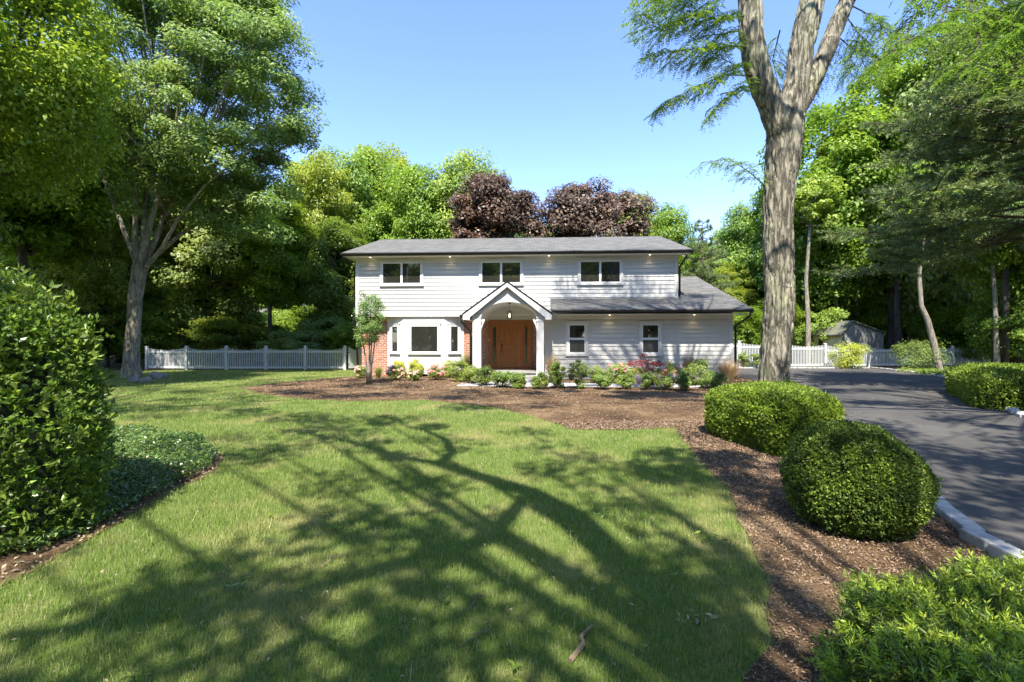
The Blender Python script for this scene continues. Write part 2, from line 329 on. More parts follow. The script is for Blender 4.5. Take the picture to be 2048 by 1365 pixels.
def inpoly(X, Yv, poly):
    c = np.zeros(len(X), bool); n = len(poly); j = n-1
    for i in range(n):
        xi, yi = poly[i]; xj, yj = poly[j]
        k = ((yi > Yv) != (yj > Yv)) & (X < (xj-xi)*(Yv-yi)/((yj-yi) or 1e-9) + xi); c ^= k; j = i
    return c
# ------------------------------------------------------------------ ground, lawn, beds, driveway
DR_L = [(2.2,-6),(3.0,1.0),(3.42,3.5),(3.85,4.4),(4.9,6.5),(5.75,8.3),(6.25,10.5),(7.0,14),(8.7,17.0),(9.35,19),(9.45,26.3)]
DR_R = [g(1740,737),g(1850,748),g(1952,767),(15.0,15.4),g(1943,786),g(1990,806),g(2048,836),(8.6,6.5),(7.9,2.5),(7.2,-6)]
DRIVE = DR_L + DR_R
MUL_TOP = [g(478,776),g(560,766),g(650,758),g(712,752)]
MULCH = MUL_TOP + [(-6.3,20.9),(9.2,20.3)] + [(9.33,19),(8.68,17.0),(6.98,14),(6.22,10.5),(5.72,8.3),(4.87,6.5),(3.82,4.4),(3.4,3.5),(2.98,1.0),(2.9,-1)] + \
        [(.9,-1),(.95,1.5),g(1500,1365),g(1530,1280),g(1540,1180),g(1500,1090),g(1462,990),g(1420,945),g(1368,885),g(1350,856),g(1240,862),g(1140,860),g(1080,838),g(1000,817),g(850,801),g(700,803),g(620,800),g(540,792)]
def rag(poly, step=.22, amp=.05):
    out=[]
    for i,(a,b) in enumerate(zip(poly, poly[1:]+poly[:1])):
        n=max(1,int(math.hypot(b[0]-a[0],b[1]-a[1])/step))
        for k in range(n):
            x=a[0]+(b[0]-a[0])*k/n; y=a[1]+(b[1]-a[1])*k/n; v=Vector((x*2.3,y*2.3,0)); q=noise.noise(v)+.5*noise.noise(v*3.1); out.append((x+amp*q, y+amp*1.2*noise.noise(v+Vector((9,3,0)))))
    return out
MULCH = rag(MULCH)
LBED = [(-4.6,1.6),(-3.1,2.65),g(60,1150),g(200,1070),g(330,992),g(430,945),g(447,915),g(405,880),g(220,850),(-9,8.2),(-14,8.5),(-14,2)]
LBED = rag(LBED)
VINCA = [(-3.3,3.3),g(190,1062),g(320,990),g(420,942),g(437,915),g(400,884),g(220,856),(-8,8.0),(-8,4)]
mb = MB(); s = 400; mb.add([(-s,-s,0),(s,-s,0),(s,s,0),(-s,s,0)], [(0,1,2,3)]); tag(mb.build('ground', MT['floor']), kind='structure')
def sheet(name, poly, z, m):
    import mathutils.geometry as mg
    tris = mg.tessellate_polygon([[Vector((p[0],p[1],0)) for p in poly]])
    mb = MB(); mb.add([(p[0],p[1],z) for p in poly], tris); o = mb.build(name, m)
    if o.data.polygons[0].normal.z < 0: o.data.flip_normals()
    return tag(o, kind='structure')
LAWN = [(-40,-20),(2.6,-20),(2.9,-1),(9.3,19),(9.3,24.8),(-13,25.2),(-30,22),(-40,10)]
sheet('lawn', LAWN, .004, MT['lawn']); sheet('mulch_bed', MULCH, .010, MT['mulch']); sheet('hedge_bed', LBED, .010, MT['mulch'])
sheet('driveway', DRIVE, .014, MT['asphalt'])
rng = np.random.default_rng(3)
def blades(rng, X, Yv, h, wd, z=0., lean=.5):
    n = len(X); a = rng.uniform(0,6.283,n); la = rng.uniform(0,6.283,n); hh = h*rng.uniform(.5,1.3,n); ww = wd*rng.uniform(.7,1.3,n)
    B = np.stack([np.cos(a), np.sin(a), np.zeros(n)],1); P = np.stack([X,Yv,np.full(n,z)],1)
    T = P + np.stack([np.cos(la)*lean*hh*rng.random(n), np.sin(la)*lean*hh*rng.random(n), hh],1)
    V = np.stack([P-B*ww[:,None]*.5, P+B*ww[:,None]*.5, T],1).reshape(-1,3); return V, np.arange(n*3).reshape(n,3)
Vs = []; Fs = []; off = 0
for (y0,y1,x0,x1,dens,h,wd) in [(-2,1.5,-4,2,900,.04,.006),(1.5,3.5,-4,2,6500,.042,.0042),(3.5,6,-6,4,4200,.042,.0055),(6,10,-10,5,1700,.045,.008),(10,16,-17,3,650,.045,.013),(16,25,-26,0,260,.05,.022)]:
    n = int(dens*(y1-y0)*(x1-x0)); X = rng.uniform(x0,x1,n); Yv = rng.uniform(y0,y1,n)
    k = inpoly(X,Yv,LAWN) & ~inpoly(X+rng.normal(0,.035,n),Yv+rng.normal(0,.035,n),MULCH) & ~inpoly(X+rng.normal(0,.03,n),Yv,LBED) & ~inpoly(X,Yv,DRIVE) & (np.abs(X) < 1.12*np.abs(Yv)+1.5)
    V, Fc = blades(rng, X[k], Yv[k], h, wd, .004); Vs.append(V); Fs.append(Fc+off); off += len(V)
cx=rng.uniform(-5,3,260); cy=rng.uniform(1.6,11,260); rep=np.repeat(np.arange(260),42); X=cx[rep]+rng.normal(0,.05,len(rep)); Yv=cy[rep]+rng.normal(0,.05,len(rep)); k=inpoly(X,Yv,LAWN)&~inpoly(X,Yv,MULCH)&~inpoly(X,Yv,LBED)&~inpoly(X,Yv,DRIVE)
V,Fc=blades(rng,X[k],Yv[k],.075,.006,.004,.9); Vs.append(V); Fs.append(Fc+off); off+=len(V)
tag(npmesh('grass', np.concatenate(Vs), np.concatenate(Fs), MT['grass']), 'short mown grass blades covering the lawn', 'grass', kind='stuff')
# mulch chips
def flat_bits(name, X, Yv, z, size, m, label, cat, tilt=.5, asp=.35):
    P = np.stack([X,Yv,z+rng.uniform(0,.012,len(X))],1); N = np.array([0,0,1.]) + rng.normal(size=(len(X),3))*tilt
    V, Fc = leaves(rng, P, N, size, asp, fold=.05); return tag(npmesh(name, V, Fc, m), label, cat, kind='stuff')
n = 60000; X = rng.uniform(-9,9,n); Yv = 1 + 19*rng.random(n)**1.6; n2 = 90000; X = np.concatenate([X, rng.uniform(.6,4.6,n2)]); Yv = np.concatenate([Yv, rng.uniform(1.3,9,n2)]); k = inpoly(X,Yv,MULCH)
flat_bits('mulch_chips', X[k], Yv[k], .014, .014+.0028*Yv[k], MT['chips'], 'brown bark chips strewn over the planting bed', 'mulch')
n = 9000; X = rng.uniform(-6,-1.5,n); Yv = rng.uniform(2,7,n); k = inpoly(X,Yv,LBED)
flat_bits('leaf_litter', X[k], Yv[k], .016, .035, MT['litter'], 'dry tan leaves lying along the edge of the left bed', 'leaf litter', .5, .5)
n=2600; X=rng.uniform(3.5,17,n); Yv=rng.uniform(3,26,n); k=inpoly(X,Yv,DRIVE)
flat_bits('driveway_debris', X[k], Yv[k], .018, .016+.0015*Yv[k], MT['litter'], 'small dry bits scattered on the driveway', 'debris', .2, .5)
n=1100; X=rng.uniform(-4,3,n); Yv=rng.uniform(1.8,10,n); k=inpoly(X,Yv,LAWN)&~inpoly(X,Yv,MULCH)
flat_bits('lawn_litter', X[k], Yv[k], .035, .022, MT['litter'], 'tiny dry leaf bits scattered in the grass', 'leaf litter', .5, .45)
# scattered lawn weeds
X = rng.uniform(-4.6,2,60); Yv = rng.uniform(1.8,8,60); k = inpoly(X,Yv,LAWN)&~inpoly(X,Yv,MULCH)&~inpoly(X,Yv,LBED); X=X[k];Yv=Yv[k]
rep = np.repeat(np.arange(len(X)), 8); rep = rep[rng.random(len(rep))<.65]; a = rng.uniform(0,6.28,len(rep)); dr = np.stack([np.cos(a),np.sin(a),np.full(len(a),.35)],1); sz = rng.uniform(.015,.06,len(a))
P = np.stack([X[rep],Yv[rep],np.full(len(a),.03)],1) + dr*sz[:,None]*.45
V,Fc = leaves(rng,P,np.stack([-np.cos(a)*.3,-np.sin(a)*.3,np.ones(len(a))],1),sz,.33,dr); tag(npmesh('weeds',V,Fc,MT['l_bush']),'broad-leaved weeds dotted through the grass','weeds',kind='stuff')
# fallen twigs and torn leaf sprigs on the lawn, each its own thing
for i,(px,py,px2,py2,lab) in enumerate([(930,1230,965,1190,'pale bent twig lying on the lawn in front of the house'),(975,1035,992,1015,'short curved twig near the middle of the lawn'),(640,1140,675,1117,'thin twig on the left half of the lawn'),(920,1300,968,1275,'long thin twig lying nearest the bottom of the lawn'),(1140,1330,1185,1262,'stout pale stick lying in the grass near the mulch edge')]):
    a = g(px,py); b = g(px2,py2); mb = MB(); r_ = .013 if i==4 else .004
    mb.tube([(a[0],a[1],.02),((a[0]*.6+b[0]*.4)+.02,(a[1]*.6+b[1]*.4),.035),((a[0]+b[0])/2,(a[1]+b[1])/2+.03,.035),(b[0],b[1],.03)],[r_,r_,r_*.8,r_*.5],6)
    if i<4: mb.tube([((a[0]+b[0])/2,(a[1]+b[1])/2+.03,.035),(b[0]+.05,(a[1]+b[1])/2+.05,.035)],[.003,.002],5)
    tag(mb.build('stick' if i==4 else 'fallen_twig',MT['twig']),lab,'twig','twigs fallen on the lawn')
for (px,py,lab,mm) in [(1425,1092,'torn green leaf sprig at the edge of the mulch','l_bush'),(1388,1262,'dry curled leaf cluster on the grass','litter'),(676,1067,'small leaf sprig on the left lawn','l_bush'),(1210,1040,'leafy sprig lying on the lawn right of centre','l_vinca'),(475,1185,'long leafy sprig in the shade at lower left','l_vinca')]:
    a = g(px,py); n=16; P = np.stack([a[0]+rng.normal(0,.05,n),a[1]+rng.normal(0,.04,n),.035+rng.uniform(0,.04,n)],1)
    V,Fc = leaves(rng,P,np.array([0,0,1.])+rng.normal(size=(n,3))*.5,.045,.35); tag(npmesh('leaf_sprig',V,Fc,MT[mm]),lab,'leaf sprig','leaf sprigs fallen on the lawn')
# kerbs of granite block: one run each, blocks are its pattern
def resample(pts, step):
    out=[Vector((p[0],p[1],0)) for p in pts]; res=[]; d=0
    for a,b in zip(out[:-1],out[1:]):
        l=(b-a).length; 
        while d<l: res.append((a+(b-a)*(d/l),(b-a).normalized())); d+=step
        d-=l
    return res
def kerb(name, pts, label, wd=.13, step=.27, h=.085):
    mb = MB(); rn = random.Random(4)
    for p,t in resample(pts, step):
        nrm = Vector((-t.y,t.x,0)); hh=h+rn.uniform(-.012,.014); o=p+nrm*rn.uniform(-.012,.012)
        mb.obox(o, (t+nrm*rn.uniform(-.06,.06)).normalized(), nrm, Vector((0,0,1)), 0, step-.018-rn.uniform(0,.012), -wd/2, wd/2, 0, hh)
    tag(mb.build(name, MT['block'], bevel=.014), label, 'kerb')
kerb('stone_kerb', DR_L[1:9], 'pale granite block kerb between the clipped shrubs and the driveway')
kerb('stone_kerb', [(9.6,26.3)]+DR_R[:4]+[DR_R[4]], 'long curved granite block kerb along the fence at the far end of the driveway')
kerb('stone_kerb', DR_R[4:9], 'granite block kerb on the right side of the driveway beside the azalea', .16)
sheet('right_bed', [DR_R[4],DR_R[5],DR_R[6],DR_R[7],(12,5),(22,8),(24,16),DR_R[2],DR_R[3]], .008, MT['mulch'])
# paver walk in front of the house
HT = R(-3.2); HC, HS = math.cos(HT), math.sin(HT)
walk = MB(); rn = random.Random(9)
for i in range(24):
    for j in range(3):
        x0 = -1.6+i*.42+ (j%2)*.2; y0 = -4.15+j*.42
        walk.box(x0, x0+.40, y0, y0+.40, 0, .028+rn.uniform(0,.006))
for i in range(5):
    for j in range(4): walk.box(-1.2+i*.42,-.8+i*.42,-2.85+j*.42 - .03*0,-2.45+j*.42,0,.03+rn.uniform(0,.006)) if j<1 else None
wo = walk.build('path', MT['paver'], bevel=.008); wo.location=(0,20,0); wo.rotation_euler=(0,0,HT); tag(wo, kind='structure')
# ------------------------------------------------------------------ house
def P(px, py, yl):
    rx = (px-1024)/F; xl = (rx*(20+yl*HC)+yl*HS)/(HC-rx*HS); Y = 20+xl*HS+yl*HC; return xl, CH+(682-py)*Y/F
X_ = lambda px, yl: P(px, 600, yl)[0]
house = tag(empty('house', (0,20,0), HT), 'two-storey white clapboard house with brick accents, grey roof and gabled entry porch', 'house')
UZ0, UZ1 = 2.62, 4.98                        # upper wall
UL, UR = X_(712,0), X_(1355,0); WR = X_(1465,-1.0); WL = X_(1090,-1.0); WZ1 = 2.50
Zv = Vector((0,0,1))
def boards(mb, x0, x1, y, z0, z1, ex=.168):
    z = z0; 
    while z < z1-.01:
        zt = min(z+ex, z1); a, b = y-.029, y-.006
        mb.add([(x0,a,z),(x1,a,z),(x1,b,zt),(x0,b,zt),(x0,y,z),(x1,y,z)], [(0,1,2,3),(4,5,1,0)]); z += ex
mb = MB(); mb.box(UL,UR,0,9,UZ0,UZ1+.1); boards(mb,UL+.1,UR-.1,0,UZ0,UZ1-.2); 
mb.yprism([(0,UZ1+.1),(9,UZ1+.1),(4.5,UZ1+1.45)],UL,UR); mb.build('upper_siding', MT['siding'], house)
mb = MB(); mb.box(WL,WR,-1.0,8,0.02,WZ1+.1); boards(mb,WL,WR-.1,-1.0,.12,WZ1-.12); mb.yprism([(-1,WZ1+.1),(8,WZ1+.1),(4.4,WZ1+1.9)],UR+.02,WR)
mb.build('garage_siding', MT['siding'], house)
mb = MB(); mb.box(UL+.08,WL-.004,.45,9,0,UZ0-.02); mb.build('brick_wall', MT['brick'], house)
mb = MB()    # trim boards
for x in (UL,UR-.11): mb.box(x-.01,x+.12,-.032,.1,UZ0-.02,UZ1)
mb.box(UL+.12,UR-.12,-.036,0,UZ1-.24,UZ1); mb.box(UL-.01,UR+.01,-.03,.0,UZ0-.1,UZ0-.0)
mb.box(WR-.11,WR+.012,-1.032,-.9,.05,WZ1); mb.box(WL,WR-.112,-1.036,-1.0,WZ1-.15,WZ1)
mb.box(UL-.01,X_(930,0),-.02,.46,UZ0-.024,UZ0-.004)
mb.build('trim_board', MT['trim'], house)
# main roof (gable, ridge along x)
EZ = 5.13; RZ = 6.72; RY = 4.5; RX0, RX1 = X_(683,-.5), X_(1385,-.5)
def slab_roof(name, x0, x1, ye, ze, yr, zr, yb, zb, th=.14):
    mb = MB(); mb.yprism([(ye,ze-th),(ye,ze),(yr,zr),(yb,zb),(yb,zb-th),(yr,zr-th)], x0, x1); return mb.build(name, MT['shingle'], house)
slab_roof('main_roof', RX0, RX1, -.5, EZ, RY, RZ, 9.5, EZ)
mb = MB(); mb.box(RX0+.05,RX1-.05,-.46,0,UZ1,UZ1+.016); mb.box(RX0+.03,UL,-.44,9,UZ1+.02,UZ1+.03); mb.build('soffit', MT['soffit'], house)
def gutter(x0,x1,y,z):
    mb = MB(); prof=[(y,z),(y-.09,z),(y-.115,z-.035),(y-.105,z-.07),(y-.08,z-.115),(y,z-.115)]; mb.yprism(prof,x0,x1); return mb.build('gutter', MT['gutter'], house)
gutter(RX0-.01,RX1+.01,-.49,EZ-.015)
for x in (RX0,RX1-.02):
    for (a,za,b,zb) in [(-.5,EZ,RY,RZ),(9.5,EZ,RY,RZ)]:
        mb = MB(); mb.yprism([(a,za-.2),(a,za-.02),(b,zb-.02),(b,zb-.2)] if a<b else [(b,zb-.2),(b,zb-.02),(a,za-.02),(a,za-.2)],x-.012,x+.03)
        mb.build('rake_board', MT['gutter'], house)
# wing roof
WEY = -1.75; WEZ = 2.70; WX0, WX1 = X_(1103,WEY), X_(1505,WEY); WRY = 4.6; sl_ = (P(1375,553,WRY)[1]-WEZ)/(WRY-WEY)
zb_ = lambda y: WEZ+sl_*(y-WEY)
mb = MB(); mb.yprism([(WEY,WEZ-.13),(WEY,WEZ),(0-.03,zb_(-.03)),(-.03,zb_(-.03)-.13)], WX0, UR+.0)
mb.yprism([(WEY,WEZ-.13),(WEY,WEZ),(WRY,zb_(WRY)),(9,zb_(WRY)-sl_*(9-WRY)),(9,zb_(WRY)-sl_*(9-WRY)-.13),(WRY,zb_(WRY)-.13)], UR+.002, WX1)
mb.build('garage_roof', MT['shingle'], house); gutter(WX0+.05,WX1+.01,WEY+.01,WEZ-.015)
mb = MB(); mb.box(WX0,WX1-.05,WEY+.05,-1.0,WZ1,WZ1+.016); mb.build('soffit', MT['soffit'], house)
mb = MB(); mb.yprism([(WEY,WEZ-.18),(WEY,WEZ-.02),(WRY,zb_(WRY)-.02),(WRY,zb_(WRY)-.18)],WX1-.012,WX1+.02); mb.build('rake_board', MT['gutter'], house)
# downspouts
def spout(pts): 
    mb = MB(); mb.tube(pts,.042,8); mb.build('downspout', MT['gutter'], house, True)
spout([(UL-.22,-.52,EZ-.13),(UL-.2,-.5,EZ-.25),(UL-.06,.03,EZ-.55),(UL-.06,.06,UZ0),(UL-.05,.4,.1)])
spout([(UR+.22,-.52,EZ-.13),(UR+.2,-.5,EZ-.3),(UR+.06,-.08,EZ-.62),(UR+.06,-.08,zb_(0)+.05)])
spout([(WR+.35,WEY-.02,WEZ-.13),(WR+.33,WEY,WEZ-.28),(WR+.08,-1.08,WEZ-.62),(WR+.07,-1.08,.05)])
# windows
def window(O, U, w, h, sashes='slide', tw=.10, label=None):
    N = U.cross(Zv).normalized()            # towards the viewer for U along +x
    mb = MB(); e=.012
    B = lambda m_,u0,u1,v0,v1,n0,n1: m_.obox(O,U,Zv,N,u0,u1,v0,v1,n0,n1)
    B(mb,-tw,0,-tw*.2,h+tw,-.02,.055); B(mb,w,w+tw,-tw*.2,h+tw,-.02,.055); B(mb,-e,w+e,h+.001,h+tw-.001,-.02,.052); B(mb,-tw-.02,w+tw+.02,-tw,-tw*.2-.001,-.02,.075); B(mb,0,w,-tw*.2,0,-.02,.05)
    B(mb,-tw-.03,w+tw+.03,h+tw+.001,h+tw+.02,-.02,.07)
    fr = mb.build('window', MT['trim'], house)
    segs = {'slide':[(0,w/2,0,h),(w/2,w,0,h)],'one':[(0,w,0,h)],'hung':[(0,w,h*.5,h),(0,w,0,h*.5)]}[sashes]
    for i,(a,b,c,d) in enumerate(segs):
        q = MB(); s=.042; n1 = .040 if i==0 else .033
        B(q,a,a+s,c,d,0,n1); B(q,b-s,b,c,d,0,n1); B(q,a+s,b-s,d-s,d,0,n1-.002); B(q,a+s,b-s,c,c+s,0,n1-.002); q.build('sash', MT['sash'], fr)
        q = MB(); B(q,a+s-.004,b-s+.004,c+s-.004,d-s+.004,.004,.016); q.build('pane', MT['screen'] if (sashes=='hung' and i==1) else MT['glass'], fr)
    return fr
def win_px(x0,x1,y0,y1,yl,kind,tw=.09):
    a,zt = P(x0,y0,yl); b,_ = P(x1,y0,yl); _,zb = P(x0,y1,yl); return window(Vector((a,yl,zb)),Vector((1,0,0)),b-a,zt-zb,kind,tw)
for px in (764.5,962.5,1159.5):
    a = X_(px,-.02); window(Vector((a,-.02,3.88)),Vector((1,0,0)),1.66,.90,'slide',.09)
for px in (1137,1283.5):
    a = X_(px,-1.02); window(Vector((a,-1.02,1.02)),Vector((1,0,0)),.66,1.13,'hung',.10)
# bay window
b0,b1 = X_(776,.45), X_(928,.45); f0,f1 = X_(806,.05), X_(889,.05); BY=.05
mb = MB(); mb.prism([(b0,.46),(b0,.40),(f0,BY),(f1,BY),(b1,.40),(b1,.46)],.12,2.50); 
mb.prism([(b0-.04,.46),(b0-.04,.38),(f0-.03,BY-.05),(f1+.03,BY-.05),(b1+.04,.38),(b1+.04,.46)],2.50,2.58)
mb.prism([(b0-.02,.46),(b0-.02,.39),(f0-.01,BY-.025),(f1+.01,BY-.025),(b1+.02,.39),(b1+.02,.46)],.12,.22)
mb.build('bay_wall', MT['trim'], house)
zc0,zc1 = P(850,705,BY)[1], P(850,651,BY)[1]
xa,xb = X_(821,BY),X_(877,BY); window(Vector((xa,BY,zc0)),Vector((1,0,0)),xb-xa,zc1-zc0,'one',.08)
for (p0,p1) in (((b0,.40),(f0,BY)),((f1,BY),(b1,.40))):
    A = Vector((p0[0],p0[1],0)); U = Vector((p1[0]-p0[0],p1[1]-p0[1],0)); Ln=U.length; U.normalize()
    window(A+U*(Ln/2-.19)+Vector((0,0,zc0)),U,.38,zc1-zc0,'one',.07)
# entry: door with sidelights
DX0,DX1 = X_(978,.45),X_(1063,.45); FZ=.33; DT=2.38; dw=.44; xm=(X_(1001,.45)+X_(1042,.45))/2
mb = MB(); y0=.33
for x in (DX0,xm-dw-.1,xm+dw,DX1-.1): mb.box(x,x+.1,y0,.47,FZ+.05,DT)
mb.box(DX0+.1,DX1-.1,y0+.005,.47,DT-.07,DT-.001); mb.box(DX0-.02,DX1+.02,y0-.05,.47,FZ,FZ+.05); 
mb.build('door_frame', MT['wood'], house, bevel=.006)
door = MB(); dz0=FZ+.055; dz1=DT-.075; yd=.38
door.box(xm-dw+.003,xm+dw-.003,yd,.46,dz0,dz1)
# stiles and rails
door.box(xm-dw+.004,xm-dw+.15,yd-.034,yd,dz0,dz1); door.box(xm+dw-.15,xm+dw-.004,yd-.034,yd,dz0,dz1)
for (a,b) in ((dz0,dz0+.24),(dz0+.78,dz0+.95)): door.box(xm-dw+.15,xm+dw-.15,yd-.033,yd,a,b)
n=12; arc=[(xm-dw+.15+(2*dw-.3)*i/n, dz1-.26+.10*math.sin(math.pi*i/n)) for i in range(n+1)]
for i in range(n):
    (xa_,za_),(xb_,zb2)=arc[i],arc[i+1]; door.xprism([(xa_,za_),(xb_,zb2),(xb_,dz1),(xa_,dz1)],yd-.033,yd)
for k in range(4):
    a=xm-dw+.185+k*.132; door.box(a,a+.122,yd-.012,yd,dz0+.27,dz0+.75); door.box(a,a+.122,yd-.012,yd,dz0+.98,dz1-.25-(.0 if k in(1,2) else .03))
do = door.build('door', MT['wood'], house, bevel=.005)
h = MB(); hx=xm-dw+.075
h.tube([(hx,yd-.03,1.05),(hx,yd-.07,1.08),(hx,yd-.075,1.2),(hx,yd-.05,1.30),(hx,yd-.03,1.31)],.013,8); h.box(hx-.03,hx+.03,yd-.034,yd-.02,1.26,1.38); h.box(hx-.022,hx+.022,yd-.034,yd-.02,1.0,1.1)
h.build('handle', MT['black'], do, True); h = MB(); h.tube([(hx,yd-.045,1.48),(hx,yd-.02,1.48)],.032,14); h.build('deadbolt', MT['black'], do)
for (a,b) in ((DX0+.1,xm-dw-.1),(xm+dw+.1,DX1-.1)):
    q = MB(); g_=.075; z0_,z1_ = dz0+.2,dz1-.2
    q.box(a+.002,a+g_,.365,.46,dz0,dz1); q.box(b-g_,b-.002,.365,.46,dz0,dz1); q.box(a+g_,b-g_,.367,.46,z1_,dz1); q.box(a+g_,b-g_,.367,.46,dz0,z0_)
    s_ = q.build('sidelight', MT['wood'], house); q = MB(); q.box(a+g_-.003,b-g_+.003,.39,.40,z0_-.003,z1_+.003); q.build('pane', MT['sideglass'], s_)
mb = MB()
for i in range(int((DX1-DX0)/.085)): mb.box(DX0+i*.085,DX0+i*.085+.075,.25,.45,FZ-.05,FZ-.002)
mb.build('brick_sill', MT['brick'], house)
h = MB(); q_=X_(979,.45)-.0; h.box(q_-.02,q_+.01,.30,.335,1.5,1.58); h.build('doorbell', MT['trim'], house)
# portico
PY=-2.0; cl0,cl1 = X_(945,PY),X_(962,PY); cr0,cr1 = X_(1073,PY),X_(1088,PY)
ax,az = P(1017,563,PY-.1); e0=X_(925,PY-.1); e1=X_(1105,PY-.1); ez=P(925,628,PY-.1)[1]; slp=(az-ez)/((e1-e0)/2); ax=(e0+e1)/2
mb = MB(); rt=lambda x: az-slp*abs(x-ax)          # top surface line
px0,px1=cl0-.02,cr1+.02
arch0,arch1=cl1,cr0; aw=(arch1-arch0)/2; am=(arch0+arch1)/2; az0=P(1017,637,PY)[1]; ah=P(1017,604,PY)[1]-az0
def zarch(x):
    t=(x-am)/aw; return az0+ah*math.sqrt(max(0,1-t*t)) if abs(t)<1 else az0
xs=[px0,arch0]+[am-aw*math.cos(math.pi*i/24) for i in range(1,24)]+[arch1,px1]
for xa_,xb_ in zip(xs[:-1],xs[1:]):
    zA=zarch(xa_) ; zB=zarch(xb_)
    if xb_<=arch0+1e-6 or xa_>=arch1-1e-6: zA=zB=az0
    rr_=[(xa_,zA),(xb_,zB),(xb_,rt(xb_)-.16)]
    if xa_<ax<xb_: rr_.append((ax,rt(ax)-.16))
    rr_.append((xa_,rt(xa_)-.16)); mb.xprism(rr_,PY,PY+.16)
mb.build('gable_panel', MT['siding'], house)
mb = MB()
for x in [ax+k*.43 for k in (-2,-1,0,1,2)]: mb.box(x-.012,x+.012,PY-.014,PY,zarch(x)+.10,rt(x)-.20)
for i in range(24):   # arch casing
    t0,t1=math.pi*i/24,math.pi*(i+1)/24
    p=[(am-aw*math.cos(t),az0+ah*math.sin(t)) for t in (t0,t1)]; o_=[(am-(aw+.06)*math.cos(t),az0+(ah+.09)*math.sin(t)) for t in (t0,t1)]
    mb.xprism([p[0],p[1],o_[1],o_[0]],PY-.022,PY)
mb.build('batten', MT['siding'], house)
mb = MB()             # barrel ceiling
k0=len(mb.v)
for i in range(25):
    t=math.pi*i/24
    for y in (PY+.16,.45): mb.v.append((am-aw*math.cos(t),y,az0+ah*math.sin(t)))
for i in range(24): mb.f.append((k0+2*i,k0+2*i+2,k0+2*i+3,k0+2*i+1))
mb.xprism([(am-aw*math.cos(math.pi*i/24),az0+ah*math.sin(math.pi*i/24)) for i in range(25)],.425,.444)
mb.box(am-aw,am+aw,.38,.44,DT+.003,DT+.12)
mb.box(px0,cl1,PY+.16,.44,az0,az0+.2); mb.box(cr0,px1,PY+.16,.44,az0,az0+.2)
mb.build('porch_ceiling', MT['soffit'], house)
mb = MB(); q=.01
for sgn,ee in ((-1,e0),(1,e1)):
    pl=[(ax,az),(ee,ez),(ee,ez-.09),(ax,az-.10)]
    if sgn>0: pl=pl[::-1]
    mb.xprism(pl,PY-.14,-.034)
mb.build('porch_roof', MT['shingle'], house)
mb = MB()
for sgn,ee in ((-1,e0),(1,e1)):
    mb = MB()
    pl=[(ax,az-.045),(ee+sgn*-.02,ez-.045),(ee-sgn*.02,ez-.22),(ee-sgn*.28,ez-.22),(ee-sgn*.28,ez-.22+.09),(ax,az-.20)]
    if sgn>0: pl=pl[::-1]
    mb.xprism(pl,PY-.17,PY-.141)
    mb.xprism([(ee-sgn*.03,ez-.21),(ee-sgn*.27,ez-.21),(ee-sgn*.27,ez-.2+.05),(ee-sgn*.03,ez-.10)][::(1 if sgn<0 else -1)],PY-.14,-.05)
    mb.build('rake_board', MT['trim'], house, bevel=.004)
mb = MB()
for sgn,ee in ((-1,e0),(1,e1)):
    pl=[(ax,az+.02),(ee,ez+.02),(ee,ez-.03),(ax,az-.03)]
    mb.xprism(pl if sgn<0 else pl[::-1],PY-.19,PY-.171)
mb.build('drip_edge', MT['gutter'], house)
mb = MB(); mb.box(e0-.10,e0+.01,PY-.15,-.05,ez-.13,ez-.02); mb.build('gutter', MT['gutter'], house)
spout([(e0-.05,PY-.1,ez-.1),(e0-.04,PY-.08,ez-.3),(cl0-.10,PY+.02,ez-.62),(cl0-.07,PY+.04,ez-.8),(cl0-.07,PY+.04,.08)])
for (a,b) in ((cl0,cl1),(cr0,cr1)):
    c = MB(); c.box(a,b,PY+.0,PY+.28,.08,az0); c.box(a-.02,b+.02,PY-.02,PY+.3,.08,.30); c.box(a-.018,b+.018,PY-.018,PY+.298,az0-.12,az0-.03)
    c.build('column', MT['trim'], house, bevel=.008)
# curved knee brackets at the column heads
for (a,sg) in ((cl1,1),(cr0,-1)):
    mb = MB()
    pts=[(a,az0-.03)]+[(a+sg*(.16-.16*math.sin(t)),az0-.40+.37*(1-math.cos(t))) for t in [math.pi/2*k/6 for k in range(7)]][::-1]
    pts=[(a,az0-.02),(a+sg*.14,az0-.02),(a+sg*.11,az0-.12),(a+sg*.05,az0-.25),(a,az0-.42)]
    mb.xprism(pts if sg<0 else pts[::-1],PY+.09,PY+.19)
    mb.build('bracket', MT['trim'], house)
mb = MB(); mb.box(cl0-.05,cr1+.02,PY+.32,.45,0.0,FZ-.055); mb.box(cl0-.08,cr1+.05,PY+.28,.25,FZ-.055,FZ-.012); mb.build('porch_floor', MT['stone'], house, bevel=.008)
mb = MB(); mb.box(cl1+.0,cr0-.0,PY-.32,PY+.27,0,.21); mb.box(cl1-.0,cr0+.0,PY-.62,PY-.33,0,.11); mb.build('porch_step', MT['stone'], house, bevel=.015)
# soffit lights, small lit discs with a weak lamp each
def soffit_light(x,y,z):
    mb=MB(); mb.tube([(x,y,z-.006),(x,y,z+.004)],.036,16); mb.build('soffit_light', MT['glow'], house)
    l=D.lights.new('soffit_lamp','SPOT'); l.energy=1.2; l.color=(1,.72,.38); l.spot_size=R(100); l.spot_blend=.6; l.shadow_soft_size=.04
    o=D.objects.new('soffit_lamp',l); COL.objects.link(o); o.parent=house; o.location=(x,y,z-.02)
for px in (740,900,1098,1300): soffit_light(X_(px,-.22),-.2,UZ1-.002)
for px in (1220,1390): soffit_light(X_(px,-1.3),-1.22,WZ1-.002)
